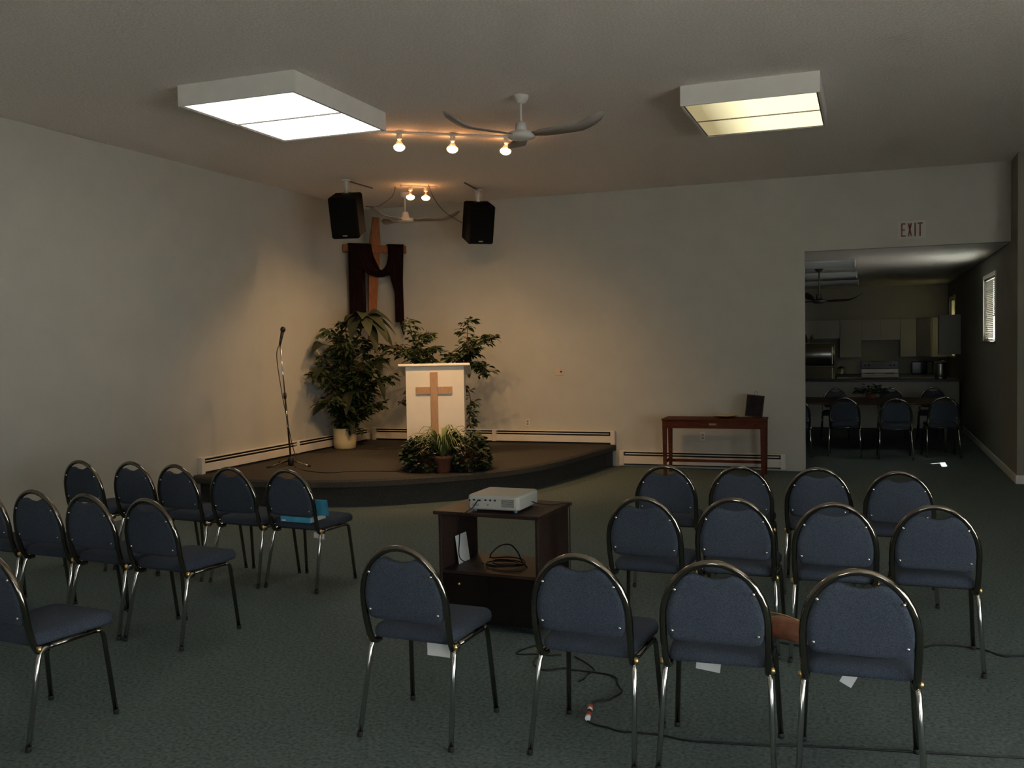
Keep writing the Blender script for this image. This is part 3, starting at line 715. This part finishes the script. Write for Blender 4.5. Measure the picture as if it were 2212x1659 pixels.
tag(MB().lathe([(.0, .004), (.055, .002), (.07, .0), (.085, .012), (.155, .030), (.158, .034), (.15, .034), (.085, .018), (.0, .012)], n=30).build('brass_plate', BRASS, None, (5.40, -.55, TH)), 'round shiny brass plate on the red wooden table', 'plate')
ic = thing('wooden_plaque', 'dark painted plaque with a hanging ring leaning on the table', 'plaque', (5.735, -.47, TH))
q = MB(); rt = Matrix.Rotation(math.radians(-10), 3, 'X') @ Matrix.Rotation(math.radians(5.5), 3, 'Y')
q.rbox((-.108, -.011, .0), (.108, .011, .275), .004, rt); 
lo_ = min(v[2] for v in q.v); q.v = [(x, y, z - lo_) for x, y, z in q.v]; q.build('board', DARKW, ic)
q = MB(); q.box((-.094, -.0125, .014), (.094, -.0105, .262), rt); q.v = [(x, y, z - lo_) for x, y, z in q.v]; q.build('painting', ICON, ic)
q = MB(); q.tube([rt @ Vector((.022 * math.cos(a), 0, .29 + .034 * math.sin(a))) for a in [i * 2 * PI / 14 for i in range(15)]], .0025, 5, False); q.v = [(x, y, z - lo_) for x, y, z in q.v]; q.build('hanging_ring', CHROME, ic)

# ------------------------------------------------------------------ stacking chairs
def make_chair():
    ch = thing('stacking_chair', '', 'chair')
    T = .169; Y = lambda z: -T * (z - .45)
    pts = []
    a_, b_, zc = .203, .250, .598
    for s_ in (-1,):
        pts += [(-.193, .085, .400), (-.195, .055, .399), (-.197, .030, .410), (-.199, .012, .44), (-.202, Y(.52), .52)]
    for i in range(19):
        t_ = PI - PI * i / 18; z = zc + b_ * math.sin(t_); pts.append((a_ * math.cos(t_), Y(z), z))
    pts += [(.202, Y(.52), .52), (.199, .012, .44), (.197, .030, .410), (.195, .055, .399), (.193, .085, .400)]
    MB().tube(pts, .0145, 8).build('back_frame', CHROME, ch)
    # padded back, scooped below the top of the hoop
    oa, ob = .1895, .238; out = []
    out += [(-.150, .522), (0, .520), (.150, .522), (.172, .530), (.182, .548), (.187, .575)]
    for i in range(9):
        t_ = i / 8 * math.acos(.105 / oa); out.append((oa * math.cos(t_), zc + ob * math.sin(t_)))
    out += [(.075, .805), (.045, .791), (0, .785), (-.045, .791), (-.075, .805)]
    for i in range(9):
        t_ = (1 - i / 8) * math.acos(.105 / oa); out.append((-oa * math.cos(t_), zc + ob * math.sin(t_)))
    out += [(-.187, .575), (-.182, .548), (-.172, .530)]
    cz = .655; rings = []
    for sc, y in ((.86, -.0135), (.975, -.0125), (1.0, -.006), (1.0, .012), (.97, .026), (.88, .034), (.5, .038)):
        rings.append([(x * sc, Y(cz + (z - cz) * sc) + y, cz + (z - cz) * sc) for x, z in out])
    br = MB().rings([r_[::-1] for r_ in rings]).build('backrest', FABRIC, ch)
    for x, z in ((-.150, .735), (.150, .735), (-.165, .565), (.165, .565)):
        MB().lathe([(.0078, 0), (.0068, .004), (.004, .006), (0, .0065)], (x, Y(z) - .013, z), 8, rot=Matrix.Rotation(PI / 2 - T, 3, 'X')).build('bolt', BOLT, br)
    # seat cushion
    def outline(sc):
        o_ = []
        x1, x2, y0_, y1_, r_ = .190, .208, .018, .455, .055
        for cx_, cy_, a0, r__ in ((x2 - r_, y1_ - r_, 0, r_), (-(x2 - r_), y1_ - r_, PI / 2, r_), (-(x1 - .03), y0_ + .03, PI, .03), (x1 - .03, y0_ + .03, 1.5 * PI, .03)):
            for k in range(6):
                a = a0 + k / 5 * PI / 2; o_.append((cx_ + r__ * math.cos(a), cy_ + r__ * math.sin(a)))
        return [(x * sc, .236 + (y - .236) * sc) for x, y in o_]
    MB().rings([[(x, y, z) for x, y in outline(sc)] for sc, z in ((.93, .424), (.985, .430), (1, .447), (.992, .464), (.95, .477), (.80, .486), (.4, .490))]).build('seat', FABRIC, ch)
    box('seat_pan', BLACK, (-.165, .06, .415), (.165, .42, .425), ch)
    for s_ in (-1, 1):
        lg = MB().tube([(s_ * .223, -.050, .012), (s_ * .205, .030, .375), (s_ * .202, .042, .398), (s_ * .199, .062, .410), (s_ * .197, .09, .4125)], .0115, 8).build('leg', LEGCH, ch)
        MB().tube([(s_ * .2236, -.0525, .0), (s_ * .2225, -.048, .022)], .0130, 8).build('foot_cap', RUBBER, lg)
        MB().tube([(s_ * .197, .09, .4125), (s_ * .197, .335, .4125)], .0115, 8).build('side_rail', CHROME, ch)
        lg = MB().tube([(s_ * .197, .335, .4125), (s_ * .199, .36, .409), (s_ * .201, .373, .393), (s_ * .203, .377, .37), (s_ * .221, .415, .012)], .0115, 8).build('leg', CHROME, ch)
        MB().tube([(s_ * .2215, .4165, .0), (s_ * .2205, .414, .022)], .0130, 8).build('foot_cap', RUBBER, lg)
        MB().lathe([(.010, -.010), (.012, 0), (.010, .010), (.005, .013), (0, .014)], (s_ * .213, .030, .418), 10).build('bumper', BRASS, ch)
    MB().tube([(-.197, .11, .410), (.197, .11, .410)], .009, 6).build('cross_rail', CHROME, ch)
    MB().tube([(-.197, .32, .410), (.197, .32, .410)], .009, 6).build('cross_rail', CHROME, ch)
    return ch
proto = make_chair()
GF, GM, GN = 'blue chairs on the right side', 'blue chairs on the left side', 'chairs round the kitchen table'
CH = [
 (5.232, -9.114, -.05, 'blue chair in the nearest row, left end, beside the projector cart', GF),
 (6.001, -9.058, -.05, 'blue chair in the nearest row, second from the projector cart end', GF),
 (6.531, -9.027, .03, 'blue chair in the nearest row, left of the brown leather pouch', GF),
 (7.061, -9.017, .02, 'blue chair at the right end of the nearest row', GF),
 (5.937, -7.602, -.03, 'blue chair in the middle right row, nearest to the projector cart', GF),
 (6.417, -7.528, .0, 'blue chair in the middle right row, second from the projector cart', GF),
 (6.927, -7.550, .03, 'blue chair in the middle right row, third from the projector cart', GF),
 (7.406, -7.515, .01, 'blue chair at the right end of the middle right row', GF),
 (5.785, -6.252, .06, 'blue chair in the far right row, left end, before the red table', GF),
 (6.283, -6.193, .04, 'blue chair in the far right row, second from the left', GF),
 (6.782, -6.164, .02, 'blue chair in the far right row, third from the left', GF),
 (7.274, -6.240, -.02, 'blue chair in the far right row, right end, before the wide opening', GF),
 (1.319, -6.932, -.08, 'blue chair in the far left row, leftmost, against the left wall', GM),
 (1.800, -6.908, -.08, 'blue chair in the far left row, second from the left wall', GM),
 (2.279, -6.982, -.12, 'blue chair in the far left row, middle of five', GM),
 (2.796, -7.022, -.09, 'blue chair in the far left row, left of the chair with the teal folder', GM),
 (3.285, -7.036, -.09, 'blue chair in the far left row holding the teal folder', GM),
 (1.780, -8.215, -.05, 'blue chair in the middle left row, cut off by the picture edge', GM),
 (2.257, -8.247, -.06, 'blue chair in the middle left row, third from its right end', GM),
 (2.730, -8.298, -.10, 'blue chair in the middle left row, second from its right end', GM),
 (3.226, -8.350, -.11, 'blue chair at the right end of the middle left row', GM),
 (3.514, -9.670, -.09, 'nearest blue chair on the left, cut off by the picture edge', GM),
 (6.10, 1.55, .05, 'kitchen table chair partly hidden by the left side of the opening', GN),
 (6.77, 1.74, .0, 'kitchen table chair on the near side, second from the left', GN),
 (7.45, 1.58, .05, 'kitchen table chair on the near side, third from the left', GN),
 (8.08, 1.90, .10, 'kitchen table chair on the near side, right end', GN),
 (6.56, 4.45, PI, 'kitchen table chair on the far side, left', GN),
 (7.45, 4.45, PI + .08, 'kitchen table chair on the far side, middle', GN),
 (8.10, 4.65, PI - .1, 'kitchen table chair on the far side, right', GN),
]
for i, (x, y, rz, lab, g) in enumerate(CH):
    c = proto if i == 0 else copy_tree(proto)
    c.location = (x, y, 0); c.rotation_euler = (0, 0, rz); tag(c, lab, 'chair', g)
def chair_point(i, p):
    x, y, rz = CH[i][:3]; return Matrix.Rotation(rz, 3, 'Z') @ Vector(p) + Vector((x, y, 0))

# ------------------------------------------------------------------ things on and under chairs
bk = thing('teal_book', 'teal blue book lying flat on a chair seat under its backrest', 'book', chair_point(16, (.03, .07, .4790)), -.09)
box('cover', BLUEP, (-.13, -.085, .035), (.13, .095, .038), bk); box('cover', BLUEP, (-.13, -.085, 0), (.13, .095, .003), bk); box('spine', BLUEP, (-.13, -.088, 0), (.13, -.085, .038), bk)
box('pages', PAPER, (-.127, -.084, .003), (.127, .092, .035), bk); box('spine_label', PAPER, (-.118, -.0888, .004), (-.085, -.088, .014), bk)
fo = thing('teal_folder', 'teal blue folder standing upright against a chair backrest', 'folder', chair_point(16, (.105, .085, .5175)), -.09)
rt = Matrix.Rotation(math.radians(9), 3, 'X')
q = MB(); q.box((-.13, -.002, .001), (.13, .002, .115), rt); q.build('cover', BLUEP, fo)
q = MB(); q.box((-.125, .004, .002), (.125, .008, .110), rt); q.build('pages', PAPER, fo)
q = MB(); q.box((-.13, .010, .001), (.13, .014, .113), rt); q.build('cover', BLUEP, fo)
po = thing('leather_pouch', 'brown leather pouch lying on a seat in the nearest row', 'bag', chair_point(3, (-.24, .20, .4905)), -.35)
q = MB(); rings = []
for i in range(13):
    t_ = i / 12; x = -.16 + .30 * t_; rr_ = .052 * math.sin(PI * min(1, .08 + t_ * .86)) ** .5 * (1.1 - .35 * t_)
    rings.append([(x, 1.25 * rr_ * math.cos(a), max(0.0, rr_ * .92 + rr_ * math.sin(a) * .95)) for a in [2 * PI * j / 14 for j in range(14)]])
q.rings(rings); q.build('body', LEATHER, po)
MB().tube(spline([(-.10, -.02, .105), (-.03, -.035, .108), (.04, -.03, .092), (.11, -.02, .07)], 5), .003, 6).build('zip', BRASS, po)
def card(label, i, a, b, zc, h_, rot=0., loc=None):
    q = MB(); p = chair_point(i, ((a + b) / 2, loc, zc)); w = (b - a) / 2
    q.box((-w, -.0006, -h_), (w, .0006, 0), Matrix.Rotation(rot, 3, 'Y'))
    return tag(q.build('paper_card', PAPER, None, p, (0, 0, CH[i][2])), label, 'paper', 'papers under chairs')
k = card('white printed card hanging under the chair beside the projector cart', 0, .06, .17, .414, .055, 0, .06)
k = card('white paper hanging under the chair left of the leather pouch', 2, -.10, .0, .414, .085, .12, .22)
k = card('small white paper under the chair at the right end of the nearest row', 3, -.03, .02, .414, .10, .5, .22)
k = card('white paper under the chair holding the teal folder', 16, .13, .22, .398, .04, .1, .06)

# ------------------------------------------------------------------ projector cart
pcx = thing('projector_cart', 'dark walnut projector cart with a cable shelf and cupboard', 'cart', (4.998, -7.335, 0), -.055)
cw, cdp, chh = .315, .25, .712
box('top_panel', DARKW, (-cw - .03, -cdp - .03, chh - .022), (cw + .03, cdp + .02, chh), pcx, .003)
for s_ in (-1, 1): box('side_panel', DARKW, (s_ * cw - .010, -cdp, .035), (s_ * cw + .010, cdp, chh - .022), pcx, .002)
box('shelf', DARKW, (-cw + .010, -cdp + .005, .333), (cw - .010, cdp - .004, .351), pcx)
box('bottom_panel', DARKW, (-cw + .010, -cdp + .02, .045), (cw - .010, cdp - .004, .06), pcx)
box('back_panel', DARKW, (-cw + .010, cdp - .016, .06), (cw - .010, cdp - .006, .333), pcx)
for a, b in ((-cw + .012, -.002), (.002, cw - .012)):
    dr = box('door', mat('black_ash_door', (.008, .006, .005), .8, spec=.05), (a, -cdp + .003, .05), (b, -cdp + .019, .330), pcx, .002)
    hx = -.03 if a < 0 else .03
MB().lathe([(.008, 0), (.010, .006), (.006, .014), (0, .016)], (-.19, -cdp + .003, .275), 10, rot=Matrix.Rotation(PI / 2, 3, 'X')).build('knob', BRASS, pcx)
for sx in (-1, 1):
    for sy in (-1, 1): MB().lathe([(.012, 0), (.022, .006), (.022, .028), (.012, .036)], (sx * (cw - .02), sy * (cdp - .04), 0), 10).build('caster', RUBBER, pcx)
pj = thing('projector', 'silver-grey video projector with vents and sockets on the cart', 'projector', (5.022, -7.405, chh), -.03)
q = MB()
def rrect(w, d, r_, n=5):
    o_ = []
    for cx_, cy_, a0 in ((w - r_, d - r_, 0), (-(w - r_), d - r_, PI / 2), (-(w - r_), -(d - r_), PI), (w - r_, -(d - r_), 1.5 * PI)):
        for k in range(n): a = a0 + k / (n - 1) * PI / 2; o_.append((cx_ + r_ * math.cos(a), cy_ + r_ * math.sin(a)))
    return o_
q.rings([[(x * sc, y * sc, z) for x, y in rrect(.165, .165, .025)] for sc, z in ((.97, .016), (1, .024), (1, .084), (.985, .095), (.95, .100))], smooth=False); q.build('casing', PLAST, pj)
for sx in (-1, 1):
    for sy in (-1, 1): MB().lathe([(.012, 0), (.012, .017)], (sx * .13, sy * .13, 0), 10).build('foot', mat('blue_grey_foot', (.12, .18, .3), .5), pj)
for i in range(8): box('vent_slot', DARK, (.055, -.1665, .036 + i * .0058), (.135, -.164, .0385 + i * .0058), pj)
for x, z, w, m_ in ((-.148, .068, .008, DARK), (-.120, .072, .014, DARK), (-.085, .070, .016, BLACK), (-.045, .073, .012, DARK), (-.015, .073, .012, DARK), (.015, .073, .012, DARK), (-.03, .045, .006, BOLT)):
    box('socket', m_, (x - w / 2, -.1675, z - .005), (x + w / 2, -.164, z + .005), pj)
box('printed_label', mat('grey_print', (.25, .25, .23), .6), (-.13, -.1658, .035), (-.09, -.1650, .050), pj)
MB().lathe([(.028, 0), (.034, .004), (.034, .018), (.026, .02), (0, .014)], (-.09, .165, .055), 18, rot=Matrix.Rotation(-PI / 2, 3, 'X')).build('lens', SMOKE, pj)
P0 = Vector((4.998, -7.335, 0)); RZ = Matrix.Rotation(-.055, 3, 'Z')
def cp(x, y, z): return P0 + RZ @ Vector((x, y, z))
cord('projector_cable', 'black signal cable from the projector down to the cart shelf', [cp(-.062, -.240, .782), cp(-.070, -.262, .76), cp(-.085, -.272, .738), cp(-.12, -.288, .715), cp(-.15, -.288, .68), cp(-.21, -.20, .52), cp(-.25, -.12, .40), cp(-.20, -.08, .360), cp(-.12, -.05, .358)], .0035)
cord('projector_cable', 'black power cable from the projector over the right edge of the cart', [cp(.185, -.02, .755), cp(.22, .02, .735), cp(.28, .10, .718), cp(.345, .18, .719), cp(.352, .20, .70), cp(.353, .20, .60), cp(.36, .18, .40), cp(.365, .17, .20), cp(.37, .15, .03), cp(.40, .05, .006), cp(.44, -.10, .006)], .004)
pts = []
for i in range(46):
    a = i / 45 * 2 * PI * 3.3; r_ = .085 + .02 * math.sin(a * .7)
    pts.append(cp(.02 + r_ * 1.25 * math.cos(a), -.04 + r_ * math.sin(a), .357 + i * .0004 + .004 * math.sin(a * 1.3) + .004))
pts += [cp(-.08, -.05, .40), cp(-.04, .0, .46), cp(.02, .03, .47), cp(.07, .03, .43), cp(.11, .0, .385), cp(.17, -.06, .36)]
cord('coiled_cable', 'black cable coiled on the cart shelf', pts, .0045, 3)
pa = MB(); pa.box((-.001, -.075, 0), (.001, .075, .175), Matrix.Rotation(math.radians(-8), 3, 'Y'))
pa = pa.build('paper_sheet', PAPER, None, cp(-.268, -.02, .3525), (0, 0, -.055)); tag(pa, 'white paper leaning inside the projector cart', 'paper')

# ------------------------------------------------------------------ floor cables
Z = .005
def fl(l): return [(x, y, Z) for x, y in l]
cord('floor_cable', 'long black cable crossing the carpet under the nearest row', fl([(5.908, -8.698), (5.954, -8.726), (6.009, -8.736), (6.067, -8.762), (6.127, -8.755), (6.26, -8.748), (6.367, -8.768), (6.53, -8.745), (6.674, -8.718), (6.895, -8.66), (7.142, -8.617), (7.37, -8.575), (7.674, -8.521), (7.988, -8.462), (9.5, -8.2)]), .0045)
cord('floor_cable', 'black cable looping from the red plug to the projector cart', fl([(5.877, -8.545), (5.875, -8.464), (5.931, -8.422), (5.946, -8.38), (5.967, -8.297), (5.917, -8.194), (5.899, -8.128), (5.85, -8.086), (5.761, -8.075), (5.639, -8.074), (5.594, -8.061), (5.511, -8.124), (5.42, -8.03), (5.40, -7.80)]), .0045)
cord('floor_cable', 'short black cable end lying on the carpet by the projector cart', fl([(5.60, -7.87), (5.687, -7.946), (5.748, -8.027), (5.757, -8.061), (5.74, -8.121), (5.743, -8.177), (5.728, -8.226)]), .0045)
cord('floor_cable', 'black cable loop at the foot of the projector cart', fl([(5.46, -7.72), (5.40, -7.74), (5.346, -7.746), (5.302, -7.802), (5.279, -7.918), (5.395, -7.89), (5.458, -7.894), (5.52, -7.86)]), .0045)
cord('floor_cable', 'black cable running to the right under the middle row', fl([(6.30, -7.30), (6.638, -7.30), (6.86, -7.36), (7.03, -7.33), (7.30, -7.225), (7.457, -7.082), (7.66, -7.092), (7.751, -7.186), (7.86, -7.152), (8.276, -7.068), (9.5, -7.0)]), .005)
cn = thing('cable_plug', 'red and white plug joining two cables on the carpet', 'plug', (5.893, -8.617, .014), math.atan2(-.15, .028))
for a, b, m_, n_ in ((-.072, -.04, REDP, 'red_sleeve'), (-.012, .012, RUBBER, 'collar'), (.012, .05, REDP, 'red_sleeve'), (-.04, -.012, PAPER, 'white_sleeve'), (.05, .075, PAPER, 'white_sleeve')):
    MB().tube([(a, 0, 0), (b, 0, 0)], .0125, 10).build(n_, m_, cn)

# ------------------------------------------------------------------ kitchen beyond the opening
kt = thing('kitchen_table', 'long dark table ringed by chairs in the kitchen area', 'table', (7.05, 3.12, 0))
box('tabletop', DARKW, (-1.35, -.72, .705), (1.25, .72, .735), kt, .004)
for sx in (-1.2, 1.1):
    for sy in (-.6, .6): box('leg', CHROME, (sx - .02, sy - .02, 0), (sx + .02, sy + .02, .705), kt, .004)
cpz = thing('table_plant', 'dark leafy centrepiece on the kitchen table', 'plant', (7.13, 3.42, .735))
MB().lathe([(.05, 0), (.07, .01), (.08, .08), (.075, .085)], n=14).build('bowl', TERRA, cpz)
q = MB(); rnd = random.Random(9)
for i in range(150):
    a = rnd.uniform(0, 2 * PI); el = rnd.uniform(0, 1.4); rr_ = rnd.uniform(.08, .24)
    leaf(q, (math.cos(a) * math.cos(el) * rr_, math.sin(a) * math.cos(el) * rr_, .08 + math.sin(el) * rr_ * .6), (math.cos(a), math.sin(a), rnd.uniform(-.3, .5)), .08, .04, .2, rnd)
o = q.build('foliage', LEAF3, cpz); o['kind'] = 'stuff'
pn = thing('kitchen_peninsula', 'white kitchen peninsula with a dark worktop', 'counter', (0, 0, 0))
box('front_panel', CABW, (5.0, 6.52, .0), (8.66, 6.56, .875), pn); box('body', CABW, (5.0, 6.56, 0), (8.66, 7.10, .875), pn)
box('worktop', CTOP, (4.95, 6.44, .875), (8.675, 7.16, .912), pn, .004)
hc = thing('hanging_cabinet', 'white cabinet hanging over the peninsula by the side wall', 'cabinet', (0, 0, 0))
box('body', CABW, (8.315, 6.52, 1.375), (8.683, 6.84, 2.105), hc, .003)
box('door', CABW, (8.325, 6.842, 1.385), (8.675, 6.858, 2.095), hc, .003)
def upper(label, x0, x1, z0, z1, doors):
    u = thing('upper_cabinet', label, 'cabinet', (0, 0, 0), 0, 'upper kitchen cabinets')
    box('body', CABW, (x0, YK - .32, z0), (x1, YK, z1), u)
    w = (x1 - x0) / doors
    for k in range(doors): d_ = box('door', CABW, (x0 + k * w + .004, YK - .338, z0 + .004), (x0 + (k + 1) * w - .004, YK - .321, z1 - .004), u, .003)
    return u
upper('white upper cabinet above the refrigerator', 5.55, 6.50, 1.70, 2.11, 2)
upper('white upper cabinet between the refrigerator and the stove', 6.502, 6.945, 1.28, 2.11, 1)
upper('short white upper cabinet above the stove', 6.947, 7.735, 1.65, 2.11, 2)
upper('white upper cabinet right of the stove', 7.737, 8.055, 1.28, 2.11, 1)
cc = thing('corner_cabinet', 'corner wall cabinet catching daylight from the shaded window', 'cabinet', (0, 0, 0))
q = MB(); q.prism([(8.06, YK - .004), (8.06, YK - .30), (8.36, YK - .62), (8.679, YK - .62), (8.679, YK - .004)], 1.28, 2.11); q.build('body', CABW, cc)
q = MB(); q.rbox((-.20, -.016, 1.29), (.20, 0, 2.10), .003); q.build('door', CABW, cc, (8.205, YK - .465, 0), (0, 0, -PI / 4 - .03))
so = thing('soffit', 'bulkhead above the upper kitchen cabinets', 'soffit'); del so['label'], so['category']; struct(so)
box('soffit_board', WALL, (2.75, YK - .30, 2.112), (8.68, YK, KH), so)
# appliances
fr = thing('refrigerator', 'steel-fronted refrigerator with a freezer on top at the far kitchen wall', 'refrigerator', (6.05, 9.05, 0))
box('body', APPL, (-.36, .06, .02), (.36, .72, 1.62), fr, .01)
for z0, z1 in ((.06, 1.10), (1.115, 1.605)):
    n_ = 14; F_ = [(-.355 + .71 * k / n_, .030 * (2 * k / n_ - 1) ** 2) for k in range(n_ + 1)]
    q = MB(); q.rings([[(x, y, z) for x, y in F_] + [(.355, .058, z), (-.355, .058, z)] for z in (z0, z1)], smooth=True); d_ = q.build('door', STEEL, fr)
    box('handle', STEEL, (.30, -.03, z1 - .40 if z0 < 1 else z0 + .03), (.32, -.001, z1 - .03 if z0 < 1 else z1 - .08), d_, .004)
box('plinth', BLACK, (-.34, .04, 0), (.34, .70, .03), fr)
for x, c_, lab in ((5.80, (.02, .03, .02), 'dark bottle on top of the refrigerator'), (5.93, (.30, .14, .03), 'amber bottle on top of the refrigerator')):
    o = MB().lathe([(.03, 0), (.032, .01), (.032, .12), (.012, .16), (.012, .19), (0, .19)], (0, 0, 0), 12).build('bottle', mat(lab.split()[0] + '_glass', c_, .2), None, (x, 9.25, 1.62)); tag(o, lab, 'bottle', 'bottles on the refrigerator')
sv = thing('stove', 'pale kitchen stove with a black control panel', 'stove', (7.325, 9.14, 0))
box('body', APPL, (-.378, .03, .05), (.378, .63, .905), sv, .006)
box('cooktop', APPL, (-.38, .0, .906), (.38, .63, .93), sv, .006)
box('back_guard', APPL, (-.38, .56, .93), (.38, .645, 1.02), sv, .006)
box('control_panel', SMOKE, (-.38, .555, 1.021), (.38, .645, 1.19), sv, .006)
box('oven_door', SMOKE, (-.36, .005, .25), (.36, .028, .85), sv, .004)
for x in (-.30, -.22, .22, .30): MB().lathe([(.018, 0), (.016, .02), (0, .021)], (x, .555, 1.10), 12, rot=Matrix.Rotation(PI / 2, 3, 'X')).build('knob', BLACK, sv)
for x in (-.2, .2):
    for y in (.15, .42): MB().lathe([(.085, .93), (.09, .936), (.05, .938), (0, .938)], (x, y, 0), 16).build('burner', BLACK, sv)
YB = YK - .004
def base_unit(label, x0, x1):
    u = thing('base_cabinet', label, 'cabinet', (0, 0, 0), 0, 'base kitchen cabinets')
    box('body', CABW, (x0, 9.20, .0), (x1, YB, .87), u); box('door', CABW, (x0 + .005, 9.182, .1), (x1 - .005, 9.199, .86), u, .003)
    box('worktop', CTOP, (x0, 9.17, .871), (x1, YB, .91), u, .003); return u
base_unit('base cabinet between the refrigerator and the stove', 6.45, 6.94); base_unit('base cabinet right of the stove under the microwave', 7.71, 8.675)
mw = thing('microwave_oven', 'black microwave oven on the far kitchen worktop', 'microwave', (8.16, 9.42, .91))
box('body', BLACK, (-.19, .0, .005), (.21, .34, .265), mw, .006); box('door', SMOKE, (-.185, -.012, .015), (.11, -.001, .255), mw, .003); box('control_panel', mat('dark_grey_panel', (.06, .06, .06), .4), (.115, -.010, .015), (.205, -.001, .255), mw, .003)
ur = thing('coffee_urn', 'shiny steel urn on the peninsula below the hanging cabinet', 'urn', (8.36, 6.78, .912))
MB().lathe([(.10, 0), (.105, .01), (.10, .03), (.105, .05), (.108, .28), (.102, .30)], n=22).build('tank', STEEL, ur); MB().lathe([(.104, .30), (.09, .325), (.03, .34), (0, .34)], n=22).build('lid', STEEL, ur)
MB().lathe([(.012, .34), (.018, .355), (.012, .37), (0, .372)], n=12).build('lid_knob', BLACK, ur); MB().tube([(0, -.10, .07), (0, -.15, .07), (0, -.155, .04)], .009, 8).build('tap', BLACK, ur)
cnr = thing('canister', 'grey canister on the worktop beside the refrigerator', 'canister', (6.53, 9.40, .91))
MB().lathe([(.065, 0), (.068, .01), (.068, .14)], n=18).build('jar', STEEL, cnr); MB().lathe([(.070, .14), (.070, .16), (.02, .17), (.015, .185), (0, .186)], n=18).build('lid', BLACK, cnr)
for y, lab in ((1.75, 'nearest'), (4.35, 'middle'), (6.75, 'farthest')):
    f = thing('fluorescent_fixture', lab + ' unlit fluorescent fixture on the kitchen ceiling', 'ceiling light', (6.30, y, KH), 0, 'kitchen ceiling fixtures')
    box('housing', WHITE, (-.62, -.07, -.03), (.62, .07, 0), f, .004)
    q = MB(); q.rings([[(x, .125 * math.cos(a), -.03 - .075 * math.sin(a)) for a in [PI * j / 8 for j in range(9)]] for x in (-.61, .61)], smooth=False); q.build('diffuser', mat('frosted_diffuser', (.50, .53, .56), .3), f)
    for sx in (-1, 1): box('end_plate', WHITE, (sx * .615 - .008, -.128, -.108), (sx * .615 + .008, .128, -.001), f, .003)
